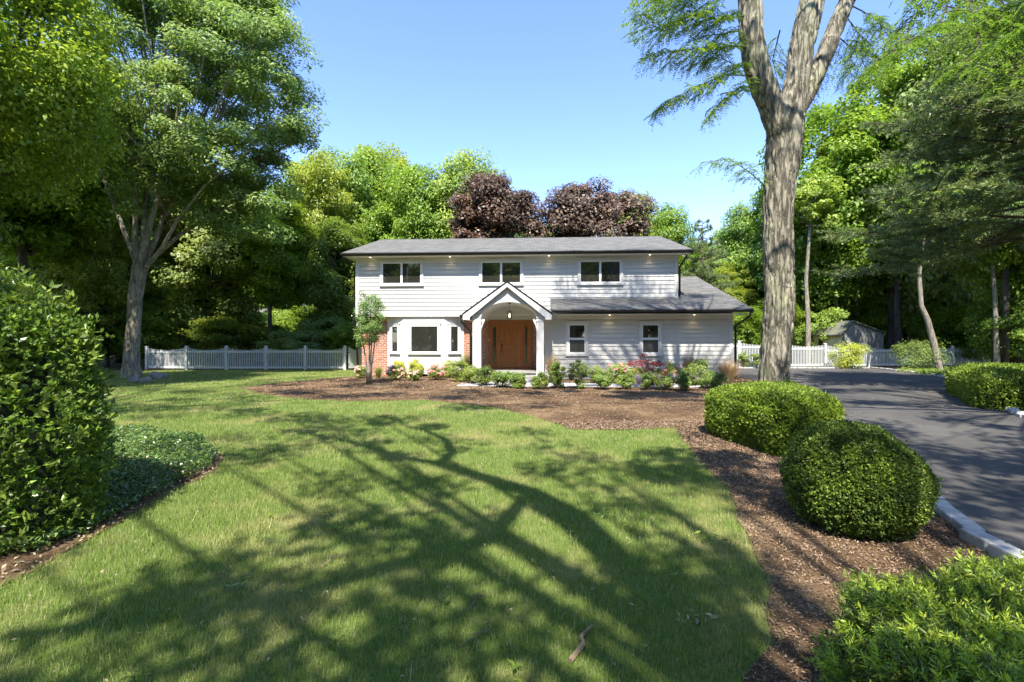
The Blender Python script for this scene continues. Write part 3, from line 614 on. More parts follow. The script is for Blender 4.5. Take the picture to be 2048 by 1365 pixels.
# pendant lantern in the porch
lx,ly = P(1019,630,-1.6)[0],-1.6; lz0=P(1019,638,-1.6)[1]; lz1=P(1019,622,-1.6)[1]; ltop=az0+ah-.01
wp = lambda x,y: (x*HC-y*HS, 20+x*HS+y*HC)
lan = empty('pendant_lantern', (*wp(lx,ly),lz0), HT); tag(lan,'black framed square lantern hanging in the arched entry porch','lantern')
mb=MB(); hw=.075; hh=lz1-lz0; t=.012
for a in (-1,1):
    for b in (-1,1): mb.box(a*hw-t/2,a*hw+t/2,b*hw-t/2,b*hw+t/2,0,hh)
for z in (0,hh-t): 
    mb.box(-hw,hw,-hw-t/2,-hw+t/2,z,z+t); mb.box(-hw,hw,hw-t/2,hw+t/2,z,z+t); mb.box(-hw-t/2,-hw+t/2,-hw,hw,z,z+t); mb.box(hw-t/2,hw+t/2,-hw,hw,z,z+t)
mb.box(-hw,hw,-t/2,t/2,hh,hh+.006); mb.box(-t/2,t/2,-hw,hw,hh,hh+.007)
mb.build('frame',MT['black'],lan)
mb=MB(); mb.tube([(0,0,hh),(0,0,ltop-lz0)],.007,8); mb.tube([(0,0,ltop-lz0-.03),(0,0,ltop-lz0)],.06,14); mb.build('stem',MT['black'],lan)
mb=MB(); mb.tube([(0,0,.06),(0,0,.1),(0,0,.16),(0,0,.2)],[.012,.03,.03,.012],12); mb.build('bulb',MT['glow'],lan,True)
# ------------------------------------------------------------------ fences
def picket_panel(p0, p1, ztop0, ztop1, dip=.11, sp=.09, pw=.038):
    a=Vector((*p0,0)); b=Vector((*p1,0)); U=(b-a).normalized(); Ln=(b-a).length; N=U.cross(Zv); mb=MB(); n=int(Ln/sp); s0=(Ln-(n-1)*sp)/2
    for i in range(n):
        u=s0+i*sp; t=u/Ln; zt=ztop0+(ztop1-ztop0)*t-dip*math.sin(math.pi*t)-.03; c=a+U*u; w2=pw/2
        mb.add([c-U*w2+N*-.011+Zv*.06,c+U*w2+N*-.011+Zv*.06,c+U*w2+N*-.011+Zv*(zt-.02),c+Zv*zt+N*-.011,c-U*w2+N*-.011+Zv*(zt-.02),
                c-U*w2+N*.011+Zv*.06,c+U*w2+N*.011+Zv*.06,c+U*w2+N*.011+Zv*(zt-.02),c+Zv*zt+N*.011,c-U*w2+N*.011+Zv*(zt-.02)],
               [(4,3,2,1,0),(5,6,7,8,9),(0,1,6,5),(1,2,7,6),(2,3,8,7),(3,4,9,8),(4,0,5,9)])
    for z in (.10,min(ztop0,ztop1)-.28): mb.obox(a,U,Zv,N,.03,Ln-.03,z,z+.09,-.025,.025)
    return mb
def post(x,y,h,rz=0):
    mb=MB(); w_=.062; mb.box(-w_,w_,-w_,w_,0,h); mb.box(-w_-.012,w_+.012,-w_-.012,w_+.012,h,h+.03)
    mb.add([(-w_-.008,-w_-.008,h+.03),(w_+.008,-w_-.008,h+.03),(w_+.008,w_+.008,h+.03),(-w_-.008,w_+.008,h+.03),(0,0,h+.075)],[(0,1,4),(1,2,4),(2,3,4),(3,0,4)])
    return mb
def fence(name, pts, hs, label):
    root=tag(empty(name,(*pts[0],0)),label,'fence'); o=Vector((*pts[0],0))
    for i,p in enumerate(pts):
        q=post(0,0,hs[i]).build('post',MT['vinyl'],root,bevel=.004); q.location=Vector((*p,0))-o
        if i+1<len(pts):
            a=Vector((*p,0))-o; b=Vector((*pts[i+1],0))-o; d=(b-a).normalized()*.065
            picket_panel(((a+d).x,(a+d).y),((b-d).x,(b-d).y),hs[i]-.02,hs[i+1]-.02).build('picket_panel',MT['vinyl'],root)
    return root
fY=24.9; fx=lambda px,Y: (px-1024)*Y/F
fence('picket_fence',[(fx(294,25.6),25.6)]+[(fx(p,fY),fY) for p in (373,453,532,611,690)],[1.18]+[1.2]*5,'white scalloped picket fence across the back of the left lawn')
gt=tag(empty('gate',(fx(694,24.6),24.7,0),R(55)),'white vinyl gate standing half open between the left fence and the house','gate')
mb=MB(); nn=8
for i in range(nn):
    t=(i+.5)/nn; zt=1.2-.16*math.sin(math.pi*t); mb.box(.06+i*.105,.16+i*.105,-.012,.012,.1,zt)
mb.build('panel',MT['vinyl'],gt)
for z in (.25,.85): mb=MB(); mb.box(.04,.94,.014,.04,z,z+.08); mb.build('rail',MT['vinyl'],gt)
for z in (.28,.88): mb=MB(); mb.box(-.01,.07,-.03,-.013,z,z+.06); mb.build('hinge',MT['black'],gt)
rp=[(fx(px,Y),Y) for px,Y in ((1440,26.6),(1478,26.9),(1565,27.1),(1650,27.3),(1736,27.6),(1822,27.9),(1905,28.2),(1985,28.5))]
fence('picket_fence',rp,[1.5,1.46,1.4,1.32,1.2,1.18,1.16,1.16],'white scalloped picket fence behind the driveway in front of the shed')
# ------------------------------------------------------------------ shed
shed=tag(empty('garden_shed',(19.9,29.2,0)),'small weathered shed with grey board gable and cream front behind the right fence','shed')
A=Vector((0,0,0)); gx=Vector((3.25,.9,0)).normalized(); gyv=Vector((-.12,2.5,0)).normalized(); gl=3.35; dl=2.6; pk=.85; ze=1.92; zp=2.66; zr_=1.98
def sp(u,v,z): return gx*u+gyv*v+Zv*z
mb=MB(); q=[sp(0,0,0),sp(gl,0,0),sp(gl,0,zr_),sp(pk,0,zp),sp(0,0,ze),sp(0,dl,0),sp(gl,dl,0),sp(gl,dl,zr_),sp(pk,dl,zp),sp(0,dl,ze)]
mb.add(q,[(0,1,2,3,4),(9,8,7,6,5),(1,6,7,2)]); 
for i in range(16): mb.obox(sp(.02+i*.21,0,0),gx,Zv,gx.cross(Zv),0,.012,0,1.9,0,.012)
mb.build('gable_wall',MT['shedgrey'],shed)
mb=MB(); mb.add([q[0],q[4],q[9],q[5]],[(0,1,2,3)]); nf=Vector((-gyv.y,gyv.x,0))
for i in range(18): mb.obox(sp(0,i*.145,0),gyv,Zv,nf,0,.02,0,ze,0,.012)
mb.build('front_wall',MT['shedcream'],shed)
mb=MB(); mb.obox(sp(0,.45,0),gyv,Zv,nf,0,.85,0,1.62,.014,.035); mb.build('door',MT['shedcream'],shed); 
mb=MB(); mb.obox(sp(0,1.62,1.05),gyv,Zv,nf,0,.4,0,.6,.014,.03); mb.build('window',MT['glass'],shed,bevel=.01)
mb=MB(); ov=.12
for (u0,z0_,u1,z1_) in ((-.16,ze-.12,pk,zp),(pk,zp,gl+.12,zr_-.03)):
    P0=[sp(u0,-ov,z0_+.02),sp(u1,-ov,z1_+.02),sp(u1,dl+ov,z1_+.02),sp(u0,dl+ov,z0_+.02)]; P1=[p_+Zv*.07 for p_ in P0]
    mb.add(P0+P1,[(3,2,1,0),(4,5,6,7),(0,1,5,4),(1,2,6,5),(2,3,7,6),(3,0,4,7)])
mb.build('roof',MT['oldshingle'],shed)
# neighbour house glimpsed beyond the left fence
nb=tag(empty('neighbour_house',(fx(385,46),46,0)),'low brick and white house glimpsed through the trees beyond the left fence','house')
mb=MB(); mb.box(-6,5,0,7,0,1.9); mb.build('brick_wall',MT['brick'],nb)
mb=MB(); mb.box(-6,5,.02,7,1.902,3.2); boards(mb,-6,5,0,1.902,3.2); mb.build('siding',MT['siding'],nb)
mb=MB(); mb.yprism([(-.5,3.1),(-.5,3.25),(3.5,4.8),(7.5,3.25),(7.5,3.1),(3.5,4.65)],-6.4,5.4); mb.build('roof',MT['shingle'],nb)
for x in (-3.5,.6,2.8):
    mb=MB(); mb.box(x-.08,x+1.08,-.06,0,2.05,2.95); o=mb.build('window',MT['trim'],nb); mb=MB(); mb.box(x,x+1,-.075,-.061,2.12,2.88); mb.build('pane',MT['glass'],o)
# rocks by the left trunk
def rock(px,py,s,lab,seed):
    x,y=g(px,py); me=D.meshes.new('rock'); mb=MB(); vs=[]; fs=[]; n1,n2=9,14
    for i in range(n1+1):
        for j in range(n2):
            th=math.pi*i/n1; ph=2*math.pi*j/n2; v=Vector((math.sin(th)*math.cos(ph),math.sin(th)*math.sin(ph),math.cos(th))); k=1+.35*noise.noise(v*1.3+Vector((seed*7,0,0)))+.12*noise.noise(v*4)
            vs.append((v.x*s*k,v.y*s*.8*k,v.z*s*.7*k+s*.45))
    for i in range(n1):
        for j in range(n2): fs.append((i*n2+j,(i+1)*n2+j,(i+1)*n2+(j+1)%n2,i*n2+(j+1)%n2))
    mb.add(vs,fs); o=mb.build('rock',MT['rock'],None,True); o.location=(x,y,0); tag(o,lab,'rock','rocks beside the left tree')
for i,(px,py,s,lab) in enumerate([(268,765,.2,'small pale rock touching the big left trunk'),(293,766,.2,'round pale rock second from the left trunk'),(313,760,.28,'largest grey rock in the row by the left trunk'),(328,757,.2,'dark rock at the right end of the row by the left trunk')]): rock(px,py,s,lab,i+1)
# ------------------------------------------------------------------ clipped hedges and shrubs
def surf_hedge(name, rng, surf, n, size, m, label, cat, core=None, jit=.02, asp=.3, up=.35, tuft=3, group=None, loc=(0,0,0)):
    """surf(n) -> points, outward normals; tufts of small leaves over a dark inner body"""
    root=tag(empty(name,loc),label,cat,group)
    Pn,Nn=surf(n); Pn=Pn+Nn*rng.normal(0,jit,(len(Pn),1))
    rep=np.repeat(np.arange(len(Pn)),tuft); d=unit(Nn[rep]+np.array([0,0,up])+rng.normal(size=(len(rep),3))*.65)
    c=Pn[rep]+d*size*.4; nn=np.cross(d,rdir(rng,len(rep)))+Nn[rep]*.15
    V,Fc=leaves(rng,c,nn,size,asp,d)
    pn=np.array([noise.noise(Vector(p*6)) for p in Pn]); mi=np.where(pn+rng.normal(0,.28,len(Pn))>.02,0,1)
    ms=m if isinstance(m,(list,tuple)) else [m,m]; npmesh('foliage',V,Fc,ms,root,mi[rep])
    if core: core(root)
    return root
def blob_surface(rng, ells, floor=0.02):
    E=np.array(ells,float)
    def f(n):
        w_=(E[:,3]*E[:,4]+E[:,5]*(E[:,3]+E[:,4])); idx=rng.choice(len(E),n,p=w_/w_.sum()); d=rdir(rng,n); Pp=E[idx,:3]+d*E[idx,3:6]; N=unit(d/E[idx,3:6])
        keep=Pp[:,2]>floor
        for e in E:
            q=((Pp-e[:3])/e[3:6]); keep&=(np.sum(q*q,1)>.985)
        # lumpy surface
        lp=np.array([noise.noise(Vector(p*3.2))*.035+noise.noise(Vector(p*9))*.016 for p in Pp])
        return (Pp+N*lp[:,None])[keep],N[keep]
    return f
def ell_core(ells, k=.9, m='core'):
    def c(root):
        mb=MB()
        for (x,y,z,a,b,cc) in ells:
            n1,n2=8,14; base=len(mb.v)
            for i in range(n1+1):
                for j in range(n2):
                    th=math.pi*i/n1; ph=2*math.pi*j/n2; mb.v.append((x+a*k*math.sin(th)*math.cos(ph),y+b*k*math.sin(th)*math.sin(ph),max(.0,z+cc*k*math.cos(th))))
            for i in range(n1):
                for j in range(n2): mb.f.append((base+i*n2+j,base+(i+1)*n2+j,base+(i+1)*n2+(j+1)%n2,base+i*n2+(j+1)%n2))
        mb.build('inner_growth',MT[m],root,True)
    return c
rng=np.random.default_rng(11)
# globe shrub
E=[(0,0,.36,.455,.52,.43)]
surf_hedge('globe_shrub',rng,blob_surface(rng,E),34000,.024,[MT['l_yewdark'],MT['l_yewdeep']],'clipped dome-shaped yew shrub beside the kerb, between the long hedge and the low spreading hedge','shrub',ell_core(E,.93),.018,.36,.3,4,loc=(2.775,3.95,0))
# long clipped hedge in front of the big tree
def box_surface(rng, quad, z1, rnd=.18, z1b=None):
    """rounded top-edged block over a ground quad (4 corners)"""
    Q=np.array(quad,float)
    def f(n):
        u=rng.random(n); v=rng.random(n); side=rng.random(n)<.5; Pp=np.zeros((n,3)); N=np.zeros((n,3))
        b=(Q[0][None]*(1-u)[:,None]+Q[1][None]*u[:,None])*(1-v)[:,None]+(Q[3][None]*(1-u)[:,None]+Q[2][None]*u[:,None])*v[:,None]
        eu=np.minimum(u,1-u)*np.linalg.norm(Q[1]-Q[0]); ev=np.minimum(v,1-v)*np.linalg.norm(Q[3]-Q[0]); ed=np.minimum(eu,ev)
        rr=np.clip(1-ed/rnd,0,1); z=z1-rnd*(1-np.sqrt(1-rr**2*.999))*.9 + .03*np.sin(b[:,0]*4+1)*np.sin(b[:,1]*3.1)
        Pp[:,:2]=b; Pp[:,2]=z; N[:,2]=1
        cen=Q.mean(0); out=unit(np.concatenate([b-cen,np.zeros((n,1))],1)); N=unit(N+out*(rr**2)[:,None]*1.4)
        # sides
        k=np.where(side)[0]; e=rng.choice(4,len(k),p=np.array([np.linalg.norm(Q[(i+1)%4]-Q[i]) for i in range(4)])/sum(np.linalg.norm(Q[(i+1)%4]-Q[i]) for i in range(4)))
        t=rng.random(len(k)); a=Q[e]; c=Q[(e+1)%4]; p=a*(1-t)[:,None]+c*t[:,None]; dd=c-a; nn=np.stack([dd[:,1],-dd[:,0]],1); nn=nn/np.linalg.norm(nn,axis=1,keepdims=True)
        sgn=np.sign(np.sum(nn*(p-cen),1)); nn*=sgn[:,None]; zz=rng.random(len(k))*(z1-rnd*.5)
        cor=np.clip(1-np.minimum(t,1-t)*np.linalg.norm(dd,axis=1)/rnd,0,1); bul=.05*np.sin(zz/z1*math.pi)-rnd*.55*cor**2+.03*np.sin(p[:,0]*5+zz*6)*np.sin(p[:,1]*4)
        Pp[k,:2]=p+nn*bul[:,None]; Pp[k,2]=zz; N[k,:2]=nn; N[k,2]=.15; return Pp,unit(N)
    return f
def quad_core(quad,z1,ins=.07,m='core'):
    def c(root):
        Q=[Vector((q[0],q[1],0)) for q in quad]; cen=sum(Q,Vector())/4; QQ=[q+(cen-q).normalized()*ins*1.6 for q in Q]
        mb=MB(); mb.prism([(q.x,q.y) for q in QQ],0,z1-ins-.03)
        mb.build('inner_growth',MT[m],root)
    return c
q=[(3.15,7.95),(3.42,6.05),(4.28,6.25),(5.0,8.6)]
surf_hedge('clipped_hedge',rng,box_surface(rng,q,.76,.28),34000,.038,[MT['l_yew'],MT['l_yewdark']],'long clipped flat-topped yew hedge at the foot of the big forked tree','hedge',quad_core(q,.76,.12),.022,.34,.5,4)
# right side beds
q=[(10.2,10.6),(11.6,9.6),(14.6,12.6),(12.9,14.3)]
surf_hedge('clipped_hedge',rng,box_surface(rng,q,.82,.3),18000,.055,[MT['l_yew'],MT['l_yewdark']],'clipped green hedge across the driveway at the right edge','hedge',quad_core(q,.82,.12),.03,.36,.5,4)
# left tall hedge
q=[(-7.5,3.0),(-3.42,3.3),(-3.42,4.15),(-7.5,5.4)]
rngL=np.random.default_rng(21); bs=box_surface(rngL,q,1.9,.35)
def lsurf(n):
    Pp,N=bs(n); k=(Pp[:,2]/1.9); top=1.62+np.clip((-3.3-Pp[:,0]),0,2.2)*.30; Pp[:,2]=k*top
    Pp[:,0]-=np.clip(k-.55,0,1)*.35*(Pp[:,0]>-4.2); return Pp,N
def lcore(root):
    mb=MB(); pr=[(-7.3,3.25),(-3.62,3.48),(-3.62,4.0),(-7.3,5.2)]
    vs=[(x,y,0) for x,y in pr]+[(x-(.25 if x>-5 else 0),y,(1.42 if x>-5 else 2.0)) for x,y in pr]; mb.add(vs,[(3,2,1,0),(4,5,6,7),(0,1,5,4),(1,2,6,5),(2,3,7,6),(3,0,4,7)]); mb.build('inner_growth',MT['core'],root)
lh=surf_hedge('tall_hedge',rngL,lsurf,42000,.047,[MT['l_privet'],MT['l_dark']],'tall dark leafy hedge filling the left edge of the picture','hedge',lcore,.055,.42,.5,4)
# bright shoots sticking out of the hedge
Pp,N=lsurf(700); rep=np.repeat(np.arange(len(Pp)),11); tt=rngL.random(len(rep)); dirn=unit(N+np.array([0,0,.9])+rngL.normal(size=N.shape)*.4); ln=rngL.uniform(.06,.26,len(Pp))
cc=Pp[rep]+dirn[rep]*(tt*ln[rep])[:,None]; dd=unit(dirn[rep]*.5+rdir(rngL,len(rep))); V,Fc=leaves(rngL,cc+dd*.03,np.cross(dd,rdir(rngL,len(rep))),.07,.4,dd); npmesh('shoots',V,Fc,MT['l_bush'],lh)
# vinca ground cover
n=110000; X=rngL.uniform(-8,-2.2,n); Yv=rngL.uniform(3,8.2,n); k=inpoly(X,Yv,VINCA); X=X[k];Yv=Yv[k]
hgt=.10+.05*np.sin(X*3)*np.sin(Yv*2.4+1)
cut=np.ones(len(X))
Pg=np.stack([X,Yv,rngL.random(len(X))**.6*hgt+.02],1); V,Fc=leaves(rngL,Pg,np.array([0,0,1.])+rngL.normal(size=(len(X),3))*.7,.038,.5)
tag(npmesh('ground_cover',V,Fc,MT['l_vinca']),'low glossy ground cover spreading from the tall hedge onto the lawn','ground cover',kind='stuff')
# spreading near hedge: shoots with needles
rngN=np.random.default_rng(31)
q=[(.80,.55),(3.6,.55),(3.2,2.5),(1.34,1.98)]; z1=.54; Q=q
bs2=box_surface(rngN,q,z1,.30); Pp,N=bs2(13000)
Pp+=N*np.array([noise.noise(Vector(p*3.5))*.08+noise.noise(Vector(p*9))*.04 for p in Pp])[:,None]; Pp+=N*rngN.normal(0,.018,(len(Pp),1))
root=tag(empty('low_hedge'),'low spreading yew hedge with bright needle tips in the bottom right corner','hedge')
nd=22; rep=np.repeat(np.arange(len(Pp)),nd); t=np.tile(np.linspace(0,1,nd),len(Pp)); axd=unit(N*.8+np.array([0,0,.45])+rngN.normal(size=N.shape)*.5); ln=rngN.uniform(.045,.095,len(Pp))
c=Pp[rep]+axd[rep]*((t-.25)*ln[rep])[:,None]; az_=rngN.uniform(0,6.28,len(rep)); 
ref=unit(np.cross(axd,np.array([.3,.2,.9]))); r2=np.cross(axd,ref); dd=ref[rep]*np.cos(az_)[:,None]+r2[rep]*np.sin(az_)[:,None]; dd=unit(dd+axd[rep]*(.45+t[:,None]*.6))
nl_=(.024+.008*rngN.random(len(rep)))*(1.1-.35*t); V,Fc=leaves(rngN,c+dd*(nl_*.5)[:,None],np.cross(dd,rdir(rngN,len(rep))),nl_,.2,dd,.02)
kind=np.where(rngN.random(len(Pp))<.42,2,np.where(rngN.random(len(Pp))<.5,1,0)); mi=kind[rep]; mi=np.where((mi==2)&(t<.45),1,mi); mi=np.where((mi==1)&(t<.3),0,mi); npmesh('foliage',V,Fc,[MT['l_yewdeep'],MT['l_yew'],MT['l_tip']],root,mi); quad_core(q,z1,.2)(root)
# fern by the dome
def fern(x,y):
    rg=np.random.default_rng(5); Vv=[];Ff=[];o_=0
    for k in range(6):
        a=-1.2+k*.5-1.0; d=np.array([math.cos(a),math.sin(a),0]); t=np.repeat(np.linspace(.1,1,16),2); sg=np.tile([-1,1],16); pts=d*t[:,None]*.28+np.array([0,0,1])*(.18*np.sin(t*2.2))[:,None]
        sd_=np.array([-d[1],d[0],0])*sg[:,None]; ln_=.05*(1.1-t); V,Fc=leaves(rg,pts+sd_*ln_[:,None]*.5,np.tile([0,0,1.],(32,1)),ln_,.35,sd_,.0); Vv.append(V);Ff.append(Fc+o_);o_+=len(V)
    o=npmesh('fern',np.concatenate(Vv),np.concatenate(Ff),MT['l_bush']); o.location=(x,y,.02); tag(o,'small fern growing at the foot of the dome-shaped shrub','fern')
fern(2.62,3.62)
# generic bushes
def bush(name, px, py, wpx, hpx, leafm, label, seed, lsize=.05, n=1500, group=None, flower=None, nfl=0, cat='shrub', Y=None, core=True, fsize=.05, asp=.55):
    rg=np.random.default_rng(seed); 
    if Y is None: x,y=g(px,py)
    else: y=Y; x=fx(px,Y)
    r=wpx/2*y/F*1.28; h=hpx*y/F*1.15; root=tag(empty(name,(x,y,0)),label,cat,group)
    E=[(0,0,h*.52,r*.85,r*.85,h*.46)]+[(rg.uniform(-.4,.4)*r,rg.uniform(-.4,.4)*r,h*rg.uniform(.45,.72),r*.45,r*.45,h*.27) for _ in range(4)]
    C,Dr=crown_clumps(rg,E,36,.5); V,Fc=crown_leaves(rg,C,Dr,n//36,r*.32,lsize,.8,asp); V[:,2]=np.maximum(V[:,2],.01); npmesh('foliage',V,Fc,MT[leafm],root)
    mb=MB()
    for k in range(7):
        c=C[rg.integers(len(C))]; mb.tube([(rg.uniform(-.04,.04),rg.uniform(-.04,.04),0),(c[0]*.4,c[1]*.4,c[2]*.5),tuple(c)],[.012,.009,.004],5)
    mb.build('stem',MT['twig'],root)
    if flower:
        C2,D2=crown_clumps(rg,[(0,-r*.1,h*.62,r*.85,r*.85,h*.42)],nfl,.97); C2=C2[C2[:,1]<r*.5]
        for c2 in C2:
            V,Fc=crown_leaves(rg,c2[None],np.array([[0,-.5,0.]]),16,fsize,fsize*.9,.8,.8); npmesh('flower_head',V,Fc,MT[flower],root)
    return root
def grasstuft(px, py, wpx, hpx, m, label, seed, n=700, group=None):
    rg=np.random.default_rng(seed); x,y=g(px,py); r=wpx/2*y/F*1.15; h=hpx*y/F*1.2; a=rg.uniform(0,6.28,n); sp_=rg.random(n)**.7; hh=h*rg.uniform(.55,1.05,n)
    b=np.stack([np.cos(a)*.06*rg.random(n),np.sin(a)*.06*rg.random(n),np.zeros(n)],1); out=np.stack([np.cos(a),np.sin(a),np.zeros(n)],1); tang=np.stack([-np.sin(a),np.cos(a),np.zeros(n)],1)*.006
    pts=[]; 
    for t in (0,.4,.75,1.0):
        c=b+out*(sp_*r*t**1.6)[:,None]; c[:,2]=hh*(t-.18*sp_*t**3); pts.append((c,tang*(1.05-t)))
    V=np.stack([p for c,w_ in pts for p in (c-w_,c+w_)],1).reshape(-1,3); base=np.arange(n)[:,None]*8; Fc=np.concatenate([base+np.array([[2*i,2*i+1,2*i+3,2*i+2]]) for i in range(3)])
    o=npmesh('ornamental_grass',V,Fc,MT[m]); o.location=(x,y,0); return tag(o,label,'ornamental grass',group)
G1='shrubs planted along the front of the house'
BU=[ # px, base py, w, h, leaf, label
 (722,757,22,22,'l_bush','small pale-flowered rose bush at the brick corner left of the slender young tree',.04,'palepink',8),
 (790,762,30,26,'l_bush','pale pink rose bush below the left end of the bay window',.04,'palepink',14),
 (802,757,28,34,'l_gold','round yellow-green shrub under the left bay pane',.045,None,0),
 (832,754,28,30,'l_gold','round yellow-green shrub under the middle of the bay window',.045,None,0),
 (828,762,22,20,'l_bush','small rose bush in front of the middle yellow-green shrub',.04,'palepink',10),
 (863,752,26,26,'l_gold','round yellow-green shrub under the right bay pane',.045,None,0),
 (874,760,34,26,'l_bush','wide pink flowering rose bush at the right end of the bay',.04,'pink',16),
 (898,756,30,30,'l_box','dark green shrub right of the bay window',.045,None,0),
 (918,764,36,38,'l_bush','leafy green perennial clump below the porch downspout',.05,None,0),
 (945,768,38,34,'l_bush','leafy green perennial clump in front of the left porch column',.05,None,0),
 (972,772,38,34,'l_bush','leafy green perennial clump left of the porch steps',.05,None,0),
 (1003,776,36,32,'l_bush','leafy green perennial clump in front of the porch steps',.05,None,0),
 (1036,777,34,28,'l_bush','low green perennial in front of the step centre, beside the gap to the path',.05,None,0),
 (1081,778,34,28,'l_bush','low green perennial in front of the right porch column',.05,None,0),
 (1114,777,32,48,'l_bush','upright green shrub right of the porch column',.05,None,0),
 (1158,778,38,54,'l_bush','tallest upright green shrub below the first garage window',.05,None,0),
 (1205,779,36,32,'l_bush','green perennial in front of the path, right of the tallest upright shrub',.05,None,0),
 (1249,779,34,30,'l_bush','green perennial in front of the first pink azalea',.045,None,0),
 (1297,780,34,34,'l_bush','green perennial in front of the red laceleaf maple',.045,None,0),
 (1330,781,32,28,'l_bush','green perennial right of the red laceleaf maple',.045,None,0),
 (1372,781,36,36,'l_bush','airy green perennial at the right end of the front row',.05,None,0),
 (1192,766,32,30,'l_box','dark rounded boxwood behind the path between upright shrub and azalea',.035,None,0),
 (1232,766,36,34,'l_box','dark azalea with hot pink flowers left of the red maple',.045,'pink',9),
 (1268,766,34,28,'l_box','dark boxwood just left under the red maple',.035,None,0),
 (1316,766,30,24,'l_box','dark boxwood just right under the red maple',.035,None,0),
 (1348,766,40,38,'l_box','dark azalea with hot pink flowers right of the red maple',.045,'pink',9),
 (1397,771,44,48,'l_bush','loose green shrub right of the second pink azalea',.05,None,0),
 (1425,778,44,30,'l_bush','green shrub beside the fountain grass near the clipped hedge',.05,None,0)]
for i,(px,py,w_,h_,lm,lab,ls,fl,nf_) in enumerate(BU): bush('shrub' if not fl else 'flowering_shrub',px,py,w_,h_,lm,lab,100+i,ls*.95,3800,G1,fl,nf_*2)
GL='lavender clumps along the path'
for i,(px,py,lab) in enumerate([(1280,771,'grey-blue lavender clump left of the perennial in front of the red maple'),(1310,771,'grey-blue lavender clump right of the perennial in front of the red maple'),(1343,772,'grey-blue lavender clump below the second pink azalea'),(1386,773,'grey-blue lavender clump at the right end of the path')]): grasstuft(px,py,30,22,'lav',lab,200+i,500,GL)
grasstuft(757,757,26,24,'greenblade','short dark grass clump by the slender young tree',210,500)
grasstuft(932,757,40,48,'greenblade','tall green grass clump at the foot of the porch downspout',211,700)
grasstuft(785,752,22,26,'greenblade','small grey-green upright clump at the left foot of the bay',214,200)
grasstuft(1106,767,46,54,'tan','straw-coloured grass right beside the right porch column',212,1000)
grasstuft(1378,767,38,56,'tan','tall straw-coloured grass clump between azalea and loose shrub',213,900)
grasstuft(1456,772,68,48,'tan','wide straw-coloured fountain grass at the right end of the house',215,1500)
# red laceleaf maple
rg=np.random.default_rng(77); x,y=g(1290,766); root=tag(empty('laceleaf_maple',(x,y,0)),'low crimson laceleaf maple in front of the second garage window','tree')
E=[(0,0,.75,.55,.5,.35),(-.3,0,.55,.35,.3,.3),(.35,-.1,.5,.35,.3,.35)]; C,Dr=crown_clumps(rg,E,44,.6); V,Fc=crown_leaves(rg,C,Dr,60,.16,.06,.4,.25,droop=.6); npmesh('crown',V,Fc,MT['l_red'],root)
mb=MB(); limbs(mb,rg,C,.15,nl=16,r0=.03); mb.tube([(0,0,0),(.03,0,.2),(0,0,.35)],[.035,.03,.02],7); mb.build('trunk',MT['twig'],root,True)
# crape myrtle
rg=np.random.default_rng(78); x,y=g(738,768); root=tag(empty('young_tree',(x,y,0)),'slender multi-stemmed young tree in front of the brick corner of the house','tree')
zt=W(745,576,y).z; E=[(.05,0,2.4,.52,.45,.75),(.0,0,1.75,.52,.45,.45),(-.05,0,2.95,.3,.3,.4)]; C,Dr=crown_clumps(rg,E,120,.35); V,Fc=crown_leaves(rg,C,Dr,80,.17,.055,.9,.5); npmesh('crown',V,Fc,MT['l_oak'],root)
mb=MB()
for k,(dx,tx) in enumerate(((-.07,-.3),(.0,.05),(.07,.3),(.03,.15))): mb.tube([(dx,0,0),(dx*1.2,.02,.6),(dx*1.5+tx*.2,.0,1.2),(tx,.05*k-.1,2.0),(tx*1.2,0,2.7)],[.032,.028,.024,.015,.006],7)
limbs(mb,rg,C,1.0,nl=14,r0=.015); mb.build('trunk',MT['bark'],root,True)
# right side plants
bush('shrub',1697,737,66,44,'l_gold','round bright yellow-green bush in front of the right fence below the shed','%d'%1 and 301,.075,5200)
bush('shrub',1822,741,94,50,'l_dark','wide dark evergreen shrub in front of the right fence',302,.07,6500)
bush('shrub',1486,736,22,30,'l_bush','small shrub in front of the fence at the house corner',303,.07,1500)
bush('shrub',1514,737,20,30,'l_bush','small shrub behind the big forked trunk by the fence',304,.07,1500)
bush('flowering_shrub',2022,818,90,62,'l_bush','loose light green azalea bush by the right kerb at the edge of the picture',305,.055,5000)
n=14000; X=rng.uniform(15,25,n); Yv=rng.uniform(15,27,n); k=inpoly(X,Yv,[g(1790,742.5),g(1955,764),(20,15.5),(25,18),(25,27)])
V,Fc=leaves(rng,np.stack([X[k],Yv[k],rng.uniform(.02,.16,k.sum())],1),np.array([0,0,1.])+rng.normal(size=(k.sum(),3))*.5,.13,.6); tag(npmesh('ground_cover',V,Fc,MT['l_dark']),'low green ivy covering the bank behind the far kerb','ground cover',kind='stuff')
